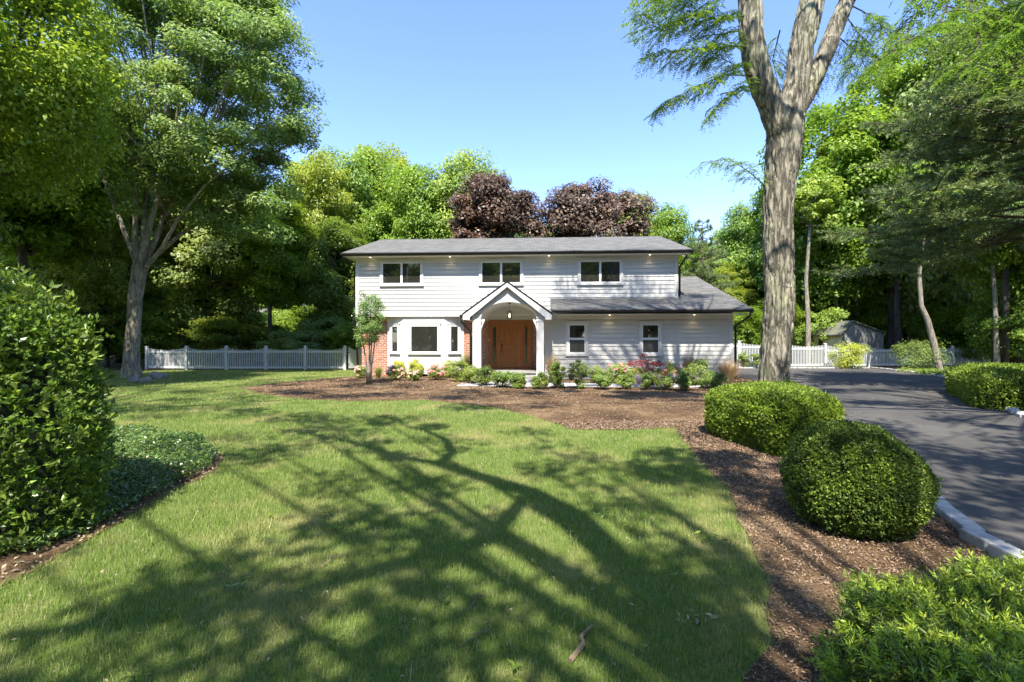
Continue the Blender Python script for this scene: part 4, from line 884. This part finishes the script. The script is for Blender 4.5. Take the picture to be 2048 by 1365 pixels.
# ------------------------------------------------------------------ big forked tree (honey locust) on the right
TY=9.35
def ptpath(l): return [W(px,py,TY+dy) for (px,py,dy) in l]
def rugged(mbv, pts, rad, k=72, sub=26, seed=0, flare=0):
    """trunk tube resampled finely with ridged bark relief"""
    pts=[Vector(p) for p in pts]; n=len(pts); out=[];ro=[]
    def cr_(a,b,c,d,t): return .5*((2*b)+(-a+c)*t+(2*a-5*b+4*c-d)*t*t+(-a+3*b-3*c+d)*t**3)
    for i in range(n-1):
        a,b,c,d=pts[max(i-1,0)],pts[i],pts[i+1],pts[min(i+2,n-1)]; m_=max(2,int((c-b).length*sub))
        for j in range(m_): t=j/m_; out.append(cr_(a,b,c,d,t)); ro.append(cr_(rad[max(i-1,0)],rad[i],rad[i+1],rad[min(i+2,n-1)],t))
    out.append(pts[-1]); ro.append(rad[-1]); base=len(mbv.v); side=None; N_=len(out)
    for i,p in enumerate(out):
        t=(out[min(i+1,N_-1)]-out[max(i-1,0)]).normalized()
        if side is None: side=t.cross(Vector((0,1,0))).normalized()
        side=(side-t*side.dot(t)).normalized(); up=t.cross(side)
        for j in range(k):
            a=2*math.pi*j/k; dv=side*math.cos(a)+up*math.sin(a); q=p+dv*ro[i]
            s_=Vector((q.x*9,q.y*9,q.z*1.7+seed)); rdg=1-abs(noise.noise(s_))*2.0; rdg2=1-abs(noise.noise(s_*2.3))*2
            lump=noise.noise(Vector((q.x*1.6,q.y*1.6,q.z*.9+seed)))
            fl=1+flare*math.exp(-max(q.z,0)*3.2)*(1+.35*math.sin(a*5+1))
            rr=ro[i]*(fl+.10*lump) + ro[i]/.36*(.012*noise.noise(s_*3.1) - .085*max(0,rdg-.5)) - .03*max(0,rdg2-.5)
            mbv.v.append(tuple(p+dv*rr))
    for i in range(N_-1):
        for j in range(k):
            a=base+i*k+j; b=base+i*k+(j+1)%k; mbv.f.append((a,b,b+k,a+k))
loc=tag(empty('locust_tree',(W(1550,775,TY).x,TY,0)),'big forked locust tree with rugged grey bark standing behind the clipped hedge','tree')
O=Vector(loc.location); hw=lambda wpx: wpx/2*TY/F
mb=MB()
main=[(1549,838,0),(1548,770,0),(1553,680,0),(1559,600,0),(1556,500,0),(1558,400,0),(1566,310,0),(1572,250,0),(1592,170,0),(1604,90,0),(1622,10,0),(1650,-120,.4),(1640,-330,.6),(1600,-560,.4)]
rw=[80,60,57,57,56,58,63,65,47,49,47,40,30,20]
rugged(mb,[p-O for p in ptpath(main)],[hw(a) for a in rw],120,36,0,.10)
lf=[(1566,285,-.02),(1545,215,-.05),(1516,140,-.1),(1502,60,-.1),(1498,-20,-.1),(1470,-150,-.3),(1400,-320,-.5),(1330,-520,-.6)]
rugged(mb,[p-O for p in ptpath(lf)],[hw(a) for a in (46,50,48,47,42,36,26,14)],90,32,5)
rf=[(1585,240,.15),(1625,165,.2),(1655,95,.2),(1690,10,.25),(1740,-100,.3),(1830,-260,.2),(1900,-460,0)]
rugged(mb,[p-O for p in ptpath(rf)],[hw(a) for a in (36,34,33,32,28,22,12)],70,30,9)
mb.build('trunk',MT['bark_big'],loc,True)
# sprays of compound leaves
rgl=np.random.default_rng(90); FV=[];FF=[];fo=0; tw=MB()
def frond_set(bases, dirs, ln, npair=9, lw=.022):
    """pinnate leaves: vectorised"""
    global fo
    n=len(bases); dirs=unit(dirs); L_=ln*rgl.uniform(.7,1.2,n); t=np.linspace(.12,1,npair)
    ref=unit(np.cross(dirs,np.array([0,0,1.])+rgl.normal(size=(n,3))*.35)); 
    tt=np.repeat(t,2)[None,:]; sg=np.tile([-1,1],npair)[None,:]
    c=bases[:,None,:]+dirs[:,None,:]*(L_[:,None]*tt)[...,None]; c[...,2]-=(L_[:,None]*.45*tt**2)
    dl=unit(ref[:,None,:]*sg[...,None]+dirs[:,None,:]*.45+np.array([0,0,-.15])); c=c+dl*lw*.55
    m_=n*npair*2; c=c.reshape(m_,3); dl=dl.reshape(m_,3); Nn=np.tile(np.array([[0,0,1.]]),(m_,1))+rgl.normal(size=(m_,3))*.4
    V,Fc=leaves(rgl,c,Nn,lw*1.15,.42,dl,.03); FV.append(V);FF.append(Fc+fo); fo+=len(V)
def spray(path, dens=26, spread=.45, ln=.17, lw=.03, r=.03):
    """a branch with side twigs carrying compound leaves"""
    path=[Vector(p)-O for p in path]; n=len(path); fine=[]
    for a,b in zip(path[:-1],path[1:]):
        for j in range(5): fine.append(a+(b-a)*(j/5))
    fine.append(path[-1]); tw.tube(fine,[r*(1-.85*i/(len(fine)-1)) for i in range(len(fine))],6,False)
    bs_=[];ds_=[]
    tot=sum((b-a).length for a,b in zip(path[:-1],path[1:])); nt_w=int(tot*11)
    for k in range(nt_w):
        u=.18+.82*k/nt_w; i=min(int(u*(len(fine)-1)),len(fine)-2); p=fine[i]; d=(fine[i+1]-fine[i]).normalized()
        sdv=d.cross(Vector((0,0,1))).normalized()*(1 if k%2 else -1); tl=spread*rgl.uniform(.5,1.2)*(1.15-.6*u)
        e=p+(d*.7+sdv*.75+Vector((0,0,rgl.uniform(-.35,.15)))).normalized()*tl; e.z-=.1*tl; tw.tube([p,(p+e)/2+Vector((0,0,.03)),e],[.007,.005,.003],4,False)
        m_=max(3,int(tl*dens))
        for j in range(m_):
            q=p+(e-p)*((j+.5)/m_); bs_.append(q); dv=(e-p).normalized(); s2=dv.cross(Vector((0,0,1)))*(1 if j%2 else -1); ds_.append(dv*.6+s2*.8+Vector((0,0,-.12))+Vector(rgl.normal(size=3))*.25)
    frond_set(np.array(bs_),np.array(ds_),ln,9,lw)
SP=[ # visible drooping branches to the left, as pixel paths with depth
 ([(1500,30,9.2),(1440,40,8.9),(1380,30,8.6),(1320,60,8.4),(1262,30,8.3)],.55),
 ([(1500,90,9.2),(1440,95,8.9),(1370,100,8.7),(1290,110,8.6)],.5),
 ([(1510,150,9.2),(1450,150,9.0),(1400,170,8.9),(1340,200,8.8),(1312,222,8.8)],.4),
 ([(1520,190,9.2),(1480,175,9.1),(1440,205,9.0),(1410,240,9.0)],.4),
 ([(1490,60,9.3),(1430,70,9.1),(1360,20,9.0),(1300,0,9.0)],.5),
 ([(1500,120,9.4),(1470,130,9.3),(1430,110,9.4),(1400,130,9.5)],.45),
 ([(1500,-10,9.1),(1430,-25,8.7),(1350,-10,8.3),(1270,0,8.0)],.5),
 ([(1500,10,9.5),(1450,-60,9.8),(1380,-80,10.2),(1300,-60,10.5)],.6),
 ([(1530,372,9.2),(1500,345,9.05),(1460,318,8.95),(1400,325,8.9)],.28),
 ([(1690,30,9.6),(1720,70,9.5),(1700,120,9.4),(1690,160,9.4)],.4),
 ([(1700,10,9.6),(1760,40,9.2),(1770,100,9.0),(1740,150,8.9)],.45),
 ([(1660,60,9.5),(1720,110,9.9),(1745,170,10.2)],.4),
 ([(1560,60,9.6),(1545,120,9.9),(1560,180,10.0)],.35),
 ([(1650,100,9.6),(1640,150,9.9),(1620,200,10)],.3),
 # near branch over the driveway, top right
 ([(1720,-140,8.0),(1840,-60,6.6),(1960,20,5.6),(2080,60,5.0)],.5),
 ([(1860,-30,6.6),(1820,60,6.2),(1790,110,6.0)],.35),
 ([(1900,-10,6.0),(1880,50,5.7),(1800,90,5.5),(1760,120,5.4)],.3),
 ([(1940,10,5.6),(1960,90,5.3),(1920,140,5.2)],.4),
 ([(2000,30,5.3),(2040,110,5.1),(2020,170,5.0)],.4),
 ([(1990,-60,5.6),(2080,-20,5.2),(2140,60,5.0)],.5),
]
for path,spd in SP: spray([W(a,b,c) for a,b,c in path],32,spd*1.15,.18,.033,.014)
# upper crown: fine clumps of small leaflets
WT=[(rgl.uniform(1.8,8.3),(rgl.uniform(3.3,4.3) if rgl.random()<.7 else rgl.uniform(.5,1.3))) for _ in range(22)]
WC=[]
for (x_,z_) in WT:
    y_=(19.8 if z_>2 else 18.75)-.056*x_; h_=rgl.uniform(14,16.5); k_=(h_-z_)/math.sin(R(SUN_EL)); WC.append((x_-sd.x*k_-O.x,y_-sd.y*k_-O.y,h_))
WC=np.array(WC); V,Fc=crown_leaves(rgl,WC,np.tile([0,0,1.],(len(WC),1)),170,.5,.085,.5,.4,droop=.5); FV.append(V);FF.append(Fc+fo);fo+=len(V)
limbs(tw,rgl,WC,10.5,nl=20,r0=.07,ctr=(.6,0))
ec=[(0,0,16.3,4.2,2.4,2.4),(-3,.3,15.2,2.4,1.8,1.8),(3.2,.3,15.5,2.2,2,1.8),(.5,1.4,13.6,3.2,1.6,1.2),(-.5,-1.5,18,3,2,1.4)]
C,Dr=crown_clumps(rgl,ec,56,.35); V,Fc=crown_leaves(rgl,C,Dr,330,.85,.085,.45,.4,droop=.3); FV.append(V);FF.append(Fc+fo);fo+=len(V)
limbs(tw,rgl,C,10.5,nl=34,r0=.11,ctr=(.6,0))
npmesh('crown',np.concatenate(FV),np.concatenate(FF),MT['l_locust'],loc); tw.build('branch',MT['bark_dark'],loc,True)
# ------------------------------------------------------------------ big left tree
lt=tag(empty('lawn_tree',(fx(262,19.9),19.9,0)),'tall broad tree with pale trunk and many upright limbs at the lawn\'s left end','tree'); O=Vector(lt.location)
rg=np.random.default_rng(41); mb=MB(); LY=19.9; hw=lambda wpx: wpx/2*LY/F
WL_=lambda px,py,dy=0: W(px,py,LY+dy)-O
rugged(mb,[WL_(262,757),WL_(264,700),WL_(268,640),WL_(273,580),WL_(281,530)],[hw(a) for a in (34,27,25,26,30)],30,8,3,.15)
for (pth,w0) in [([(277,545,0),(270,470,.1),(272,380,.2),(262,260,.3),(250,120,.5)],17),([(279,540,0),(296,460,-.2),(318,390,-.3),(330,300,-.4),(345,150,-.6)],20),([(282,540,0),(312,480,.3),(330,420,.4),(370,330,.7),(420,210,.9)],16),
    ([(284,545,0),(325,495,-.3),(355,440,-.6),(410,370,-1.0),(500,300,-1.3)],13),([(281,540,0),(288,440,.5),(292,350,.8),(300,200,1.1)],14),([(274,530,0),(240,440,.4),(205,350,.9),(170,280,1.4)],13),([(290,530,0),(360,470,.6),(440,420,1.3),(530,360,1.8)],12)]:
    q=[WL_(*a) for a in pth]; r0=hw(w0)*.75; mb.tube(q,[r0*(1-.2*i) for i in range(len(q))],10,False)
cc=lambda px,py,r,rz,dy=0,ry=None:(*tuple(WL_(px,py,dy)),r,ry or r,rz)
E=[cc(390,150,4.1,5.0),cc(480,120,2.6,3.0,-.5),cc(545,200,1.7,2.0,-.4),cc(555,320,1.5,2.0,0),cc(500,400,1.6,1.6),cc(300,120,3.0,4.2,.3),cc(230,300,1.9,1.8,.5),cc(180,200,2.2,2.2,.2),cc(400,-60,3.6,3.6),cc(430,400,1.8,1.3,.8),cc(350,330,1.6,1.0,-.8),cc(440,30,2.6,2.4),cc(560,405,1.2,1.5,.3),cc(470,330,1.8,1.6,-.4),cc(300,380,1.3,1.0,-.5)]
C,Dr=crown_clumps(rg,E,480,.5); V,Fc=crown_leaves(rg,C,Dr,330,.72,.17,.62,.34,droop=.3); npmesh('crown',V,Fc,MT['l_oak'],lt); limbs(mb,rg,C,6,nl=46,r0=.10,ctr=(1.6,0),tw=3,cr=.7); mb.build('trunk',MT['bark'],lt,True)
# ------------------------------------------------------------------ other trees
A_=tree_proto('maple_tree',1,12,4,2.6,MT['l_maple'],MT['bark_dark'],150,360,1.05,.21,tw=1)
B_=tree_proto('maple_tree',2,15,3.8,4.5,MT['l_maple'],MT['bark_dark'],150,360,1.05,.21,tw=1)
C_=tree_proto('light_tree',3,13,3.8,3,MT['l_light'],MT['bark'],140,330,1.0,.2,tw=1)
D_=tree_proto('dark_tree',4,12,3.8,1.6,MT['l_dark'],MT['bark_dark'],150,340,1.1,.22,tw=1)
E_=tree_proto('understorey_tree',6,6,3.2,.2,MT['l_dark'],MT['bark_dark'],100,230,.85,.19,tr=.12,shell=.3)
E2_=tree_proto('understorey_tree',16,6,3.2,.2,MT['l_maple'],MT['bark_dark'],90,300,.85,.19,tr=.1,shell=.3)
U_=tree_proto('copper_tree',7,11,3.6,2,MT['l_purple'],MT['bark_dark'],230,400,.8,.17)
N_=tree_proto('near_maple',8,15,4.6,4.2,MT['l_maple'],MT['bark_dark'],170,420,1.1,.15,tr=.3,tw=3)
# pine
def pine_proto(name, seed, H, Rr, z0, nb=84, size=.15, per=14):
    rg=np.random.default_rng(seed); root=empty(name); mb=MB(); mb.tube([(0,0,0),(.05,.05,H*.3),(-.05,0,H*.6),(0,0,H)],[.15,.12,.09,.02],12)
    TP=[];TD=[]
    for k in range(nb):
        t=k/nb; z=z0+(H-z0)*t; a=k*2.4+rg.uniform(-.3,.3); ln=Rr*(1-t**1.8*.85)*rg.uniform(.65,1.1); d=Vector((math.cos(a),math.sin(a),0)); s_=Vector((0,0,z)); e=s_+d*ln+Vector((0,0,rg.uniform(-.3,.4)*ln)); mdl=(s_+e)/2+Vector((0,0,-.05*ln)); pts=bez(s_,mdl,e,7)
        mb.tube(pts,[.05*(1-.13*i) for i in range(7)],5,False)
        for j in range(int(ln*9)):
            u=.2+.8*rg.random(); p=s_.lerp(e,u)+Vector((0,0,-.05*ln*4*u*(1-u)*.5)); sdv=Vector((-d.y,d.x,0))*(1 if j%2 else -1); l2=ln*.34*rg.uniform(.4,1.1)*(1.2-u*.7); q=p+(d*.6+sdv+Vector((0,0,rg.uniform(-.6,.6)))).normalized()*l2
            mb.tube([p,(p+q)/2,q],[.014,.01,.005],4,False); m_=max(3,int(l2*11))
            for i in range(m_): TP.append(p.lerp(q,(i+1)/m_)+Vector(rg.normal(size=3))*.03); TD.append((q-p).normalized())
    TP=np.array(TP);TD=np.array(TD); rep=np.repeat(np.arange(len(TP)),per); dd=unit(TD[rep]*.6+np.array([0,0,.35])+rdir(rg,len(rep))*.9); V,Fc=leaves(rg,TP[rep]+dd*size*.5,np.cross(dd,rdir(rg,len(rep))),size,.15,dd,.01)
    t=mb.build('trunk',MT['bark_dark'],root,True); c=npmesh('crown',V,Fc,MT['l_pine'],root); root['H']=H; root['R']=Rr; reg(root,t,c); return root
PI_=pine_proto('pine_tree',12,14,4.2,5.0)
PI2_=pine_proto('pine_tree',13,10,3.4,1.5,70,.2,10)
def P1(pr,px,Y,top,half,lab,group=None): return place(pr,px,Y,top,half,lab,'tree',group)
# left and behind the left fence
P1(N_,-70,13.5,-330,250,'leafy maple hanging in from the left edge above the tall hedge')
P1(B_,60,24,40,170,'tall dark maple behind the tall hedge at far left')
P1(D_,150,31,250,150,'deep green tree behind the pale trunk of the lawn tree')
P1(C_,185,27,420,80,'light green small tree just left of the pale lawn tree trunk')
P1(A_,240,33,400,120,'round maple crown visible under the lawn tree')
P1(A_,330,38,320,130,'maple standing behind the limbs of the lawn tree')
P1(D_,420,30,330,105,'dark tree with a thin straight trunk behind the second fence panel')
P1(B_,545,29.5,370,78,'slim dark tree with forked trunk behind the fourth fence panel')
P1(B_,640,37,290,90,'tall light-crowned maple left of the house roof')
P1(D_,668,31,430,70,'deep green tree directly beside the left end of the house')
GU='dark understorey trees behind the left fence'
for px,Y,top,half in [(0,26,560,90),(110,27,570,80),(215,28,600,70),(300,29,590,70),(470,29,628,75),(520,31,640,60),(590,28,650,60),(650,29,620,60),(700,27.5,640,45)]:
    P1(E_ if px%20 else E2_,px,Y,top,half,'low bushy tree filling the gap behind the left fence',GU)
P1(C_,590,62,575,70,'distant sunlit yellow-green tree seen through the gap above the left fence')
# behind the house
P1(C_,640,33,300,72,'yellow-green tree whose top is left of the maples behind the roof')
P1(A_,735,37,296,88,'maple behind the left third of the house roof')
P1(A_,830,34,330,85,'maple in front of the others behind the left of the roof')
P1(A_,935,35,302,88,'tall bright maple rising just left of the copper trees')
P1(C_,780,41,290,80,'light green treetop between the maples behind the roof')
P1(U_,1006,30,343,110,'left of the two copper-leaved trees behind the roof')
P1(U_,1208,30,350,110,'right of the two copper-leaved trees behind the roof')
P1(C_,1240,38,376,66,'yellow-green treetop peeking over the right copper tree')
P1(A_,1335,38,408,62,'rounded maple behind the right end of the roof')
P1(C_,1290,36,418,50,'light green tree just right of the copper trees')
P1(PI2_,1405,34,440,64,'pine behind the right end of the house')
P1(A_,1440,45,462,55,'far maple between pine and forked trunk')
P1(C_,1468,36,520,45,'small light tree low behind the garage roof')
# right wood
P1(A_,1520,37,385,70,'maple rising directly behind the big forked trunk')
P1(A_,1640,33,215,115,'tall bright maple to the right of the forked trunk')
P1(C_,1720,39,260,110,'light green tree between bright maple and pines')
P1(B_,1800,31,90,120,'tall maple behind the shed')
P1(D_,1900,30,60,130,'deep green tree right of the shed')
P1(B_,2000,27,-40,140,'tall maple at the right edge of the wood')
P1(PI_,2010,24,60,170,'feathery pine standing at the far side of the driveway')
P1(A_,1780,33,150,110,'fresh green maple rising behind the shed ridge')
P1(A_,2030,24.5,150,100,'fresh green maple leaning over the right hedge')
P1(PI_,2110,13.5,-140,330,'nearest feathery pine reaching in from the right edge')
GR='trees along the edge of the right wood'
for px,Y,top,half in [(1500,41,560,70),(1570,42,470,80),(1680,40,420,80),(1760,37,440,90),(1860,40,400,90),(1950,36,420,100),(2060,33,380,110)]:
    P1(A_,px,Y,top,half,'tree deep in the wood behind the right fence',GR)
GS='understorey of the right wood'
for px,Y,top,half in [(1480,33,600,50),(1550,35,590,60),(1620,34,600,55),(1700,36,600,60),(1890,31.5,600,60),(1960,30,590,60),(2040,26,570,80)]:
    P1(E2_,px,Y-1.5,top,half,'low bushy understorey tree in the right wood',GS)
# slender bare trunks at the edge of the wood
def slim(px,py,path,w0,lab,seed,Y=None):
    rg=np.random.default_rng(seed); y=Y or CH*F/(py-682.); O=Vector((fx(px,y),y,0)); root=tag(empty('slender_tree',O),lab,'tree','slender trees in front of the right wood')
    pts=[W(a,b,y)-O for a,b in path]; pts[0].z=0; mb=MB(); r=w0/2*y/F; mb.tube(pts,[r*(1-.7*i/(len(pts)-1)) for i in range(len(pts))],9,False)
    e=pts[-1]; C,Dr=crown_clumps(rg,[(e.x,e.y,e.z,1.8,1.6,1.4),(e.x+.8,e.y,e.z-1.2,1.3,1.2,.9)],40,.3); limbs(mb,rg,C,pts[-2].z,nl=14,r0=.05,ctr=(e.x,e.y)); V,Fc=crown_leaves(rg,C,Dr,170,.6,.16,.5,.6); npmesh('crown',V,Fc,MT['l_maple'],root); mb.build('trunk',MT['bark'],root,True)
slim(1879,744,[(1879,744),(1868,690),(1855,640),(1842,610),(1838,550),(1850,450),(1860,380)],13,'leaning slender pale trunk in front of the right fence',1)
slim(1994,735,[(1994,735),(1992,680),(1990,600),(1984,520),(1990,430)],11,'thin upright dark trunk at the right beside the clipped hedge',2,24)
slim(1616,712,[(1616,712),(1616,640),(1612,560),(1620,450),(1610,400)],11,'thin dark trunk behind the fence just right of the forked tree',3,30)
slim(1682,712,[(1682,712),(1680,640),(1668,590),(1655,540),(1660,450)],12,'curving slender trunk behind the shed roof left end',4,33)
slim(1712,712,[(1714,712),(1714,640),(1712,560),(1716,450)],13,'straight slender trunk behind the shed ridge',5,34)
slim(1820,712,[(1822,712),(1820,640),(1806,560),(1800,450)],9,'thin trunk behind the right end of the shed',6,32)
for px in range(1380,2150,58): P1(E2_,px,44+3*math.sin(px),598,62,'low tree closing the view deep in the right wood','undergrowth deep in the right wood')
for px in range(-60,720,78):
    if abs(px-590)>30: P1(E2_,px,42+3*math.sin(px),600,80,'low tree closing the view beyond the left fence','undergrowth beyond the left fence')
# far belt and sides
GF='far belt of trees round the plot'
for i,px in enumerate(range(-700,2900,95)):
    Y=52+6*math.sin(i*2.1); top=520+25*math.sin(i*1.7) if 1200<px<1560 else 460+40*math.sin(i*1.3)
    if 540<px<640: continue
    P1((A_,D_,A_,C_)[i%4],px,Y,top,88,'tree in the far belt of woodland behind the plot',GF)
for (x,y,s) in [(-20,8,1),(-22,16,1.1),(21,3,1),(23,10,1.1),(19,-6,1)]:
    o=copy_tree(D_); o.location=(x,y,0); o.rotation_euler=(0,0,x); o.scale=(s,s,s*1.1); tag(o,'dark boundary tree beside the plot outside the view','tree','boundary trees at the sides')
# ------------------------------------------------------------------ trees behind the camera: they throw the dappled shade on lawn and drive
sh=tag(empty('street_tree',(2.6,-6.5,0)),'large spreading tree behind the viewpoint shading the lawn','tree'); O=Vector(sh.location); rg=np.random.default_rng(55); mb=MB()
def limbpath(pix, h0, h1):
    n=len(pix); return [sunback(g(*p),h0+(h1-h0)*i/(n-1))-O for i,p in enumerate(pix)]
trk=[(0,0,0),(0,.1,2.5),(-.1,.2,5)]
mb.tube(trk,[.42,.34,.32],14)
A1=limbpath([(1240,1130),(1150,1035),(1060,985),(960,955),(880,930),(800,915),(740,895),(640,872),(560,860)],7.6,9.4); mb.tube([trk[-1]]+A1,[.17,.16,.15,.13,.12,.10,.08,.06,.05,.04],10)
A2=limbpath([(880,930),(905,905),(890,880),(850,862),(800,850)],8.6,9.6); mb.tube(A2,[.10,.08,.07,.05,.03],8)
A3=limbpath([(1060,985),(980,1080),(760,1140),(560,1200),(330,1235),(60,1270)],7.4,8.2); mb.tube([trk[-1]]+A3,[.12,.11,.10,.09,.08,.07,.05],8)
C=[];rr=np.random.default_rng(56)
for (px,py,sp_,n_,h) in [(640,860,1.5,22,10.5),(900,870,1.2,14,10.5),(1150,930,1.1,9,11),(480,900,1.0,10,10),(760,1130,.75,12,9),(1100,1180,.8,8,8.5),(1350,1150,.6,6,9),(300,1220,.5,8,8),(520,1260,.4,6,8),(850,1000,.7,7,9.5),(1300,970,.8,9,10.5),(250,970,.8,12,9),(960,1330,.45,10,8),(1500,920,1.0,9,11),(700,1330,.3,4,8),(100,1330,.4,6,8)]:
    p=sunback(g(px,py),h)-O
    for _ in range(int(n_*.72)): C.append((p.x+rr.normal()*sp_*.75,p.y+rr.normal()*sp_*.6,p.z+rr.normal()*.6))
C=np.array(C); Dr=np.tile([0,0,1.],(len(C),1)); V,Fc=crown_leaves(rr,C,Dr,60,.5,.13,.45,.6); npmesh('crown',V,Fc,MT['l_maple'],sh)
limbs(mb,rr,C,6.5,nl=46,r0=.09,ctr=(-1,2)); mb.build('trunk',MT['bark'],sh,True)
def shade_tree(name,x,y,th,r0,lst,lab,seed,per=110,size=.14,m='l_maple'):
    sh=tag(empty(name,(x,y,0)),lab,'tree'); O=Vector(sh.location); rr=np.random.default_rng(seed); mb=MB(); mb.tube([(0,0,0),(.05,.1,th*.5),(0,.1,th)],[r0,r0*.8,r0*.7],14); C=[]
    for (gx_,gy_,sx_,sy_,n_,h) in lst:
        p=sunback((gx_,gy_),h)-O
        for _ in range(n_): C.append((p.x+rr.normal()*sx_,p.y+rr.normal()*sy_,p.z+rr.normal()*.6))
        mb.tube(bez((0,.1,th),(p.x*.4,p.y*.4,th+(p.z-th)*.8),tuple(p),7),[r0*.24*(1-.13*k) for k in range(7)],8,False)
    C=np.array(C); V,Fc=crown_leaves(rr,C,np.tile([0,0,1.],(len(C),1)),per,.6,size,.4,.6); npmesh('crown',V,Fc,MT[m],sh); limbs(mb,rr,C,th+.5,nl=18,r0=.04); mb.build('trunk',MT['bark'],sh,True)
shade_tree('spreading_tree',-9.8,4.6,7,.34,[(-11,15,1.6,.6,11,13),(-8,18,2,.7,11,13),(-6,13.5,1.5,.5,8,12.5),(-4,16,1.6,.5,8,13),(-9,11,1.5,.6,8,12),(-13,19,2,.8,9,13),(-5.5,10.5,1.2,.5,6,12),(-2,13.5,1.2,.45,6,13)],'spreading tree behind the tall hedge shading the far lawn',61)
shade_tree('spreading_tree',10.4,4.9,7,.34,[(1,14.5,1.6,.4,9,13),(4,13,1.2,.4,6,13),(2.5,16.5,1.6,.4,7,13.5),(0,11.5,1.2,.5,5,12.5),(8,11.5,1.4,.5,9,12),(10.5,14.5,1.6,.6,10,12),(7.5,8.3,1.2,.45,8,11),(9.5,17.5,1.8,.6,9,12.5),(12,19,1.8,.6,9,12.5),(6.8,6.3,.9,.35,6,10)],'spreading tree in the right bed shading the driveway',62)
shade_tree('spreading_tree',8.6,-3.6,6,.3,[(5.6,5.6,.8,.3,9,10),(4.8,4.3,.6,.25,7,9),(6.5,4,.8,.3,7,10),(7.8,5.3,.9,.3,8,10),(3,4.2,.5,.3,4,9),(2.4,6.3,.6,.35,6,10)],'spreading tree behind the viewpoint shading the near driveway',63)
def back_tree(proto,x,y,sxy,sz,lab):
    o=copy_tree(proto); o.location=(x,y,0); o.scale=(sxy,sxy,sz); o.rotation_euler=(0,0,x*1.7); tag(o,lab,'tree')
back_tree(N_,-8.5,-6.5,.95,.95,'maple behind the viewpoint shading the tall hedge')
back_tree(N_,15,-3,1.0,1.0,'maple at the street end of the driveway')
back_tree(D_,-16,2.5,1.1,1.2,'deep green tree beyond the tall hedge outside the view')
back_tree(B_,-3,-15,1.1,1.1,'maple across the street behind the viewpoint')
back_tree(A_,6,-16,1.2,1.1,'rounded maple across the street behind the viewpoint')
for i in range(15):  # unseen tree row, added so the window glass mirrors leaves instead of sky
    o=copy_tree((B_,A_,D_)[i%3]); o.location=(-63+i*9,-34-3*math.sin(i*2),0); o.scale=(1.7,1.7,1.25+.2*math.sin(i*1.9)); tag(o,'unseen tree added across the street to keep sky out of the window reflections','tree','unseen trees added behind the viewpoint for the window reflections')
for i in range(24):  # unseen low trees, added to block the bright horizon mirrored in the panes
    o=copy_tree(E2_); o.location=(-60+i*5.2,-27-2*math.sin(i*2.7),0); o.scale=(1.1,1.1,1.1+.15*math.sin(i)); tag(o,'unseen low tree added to close the sky gap mirrored in the windows','tree','unseen trees added behind the viewpoint for the window reflections')
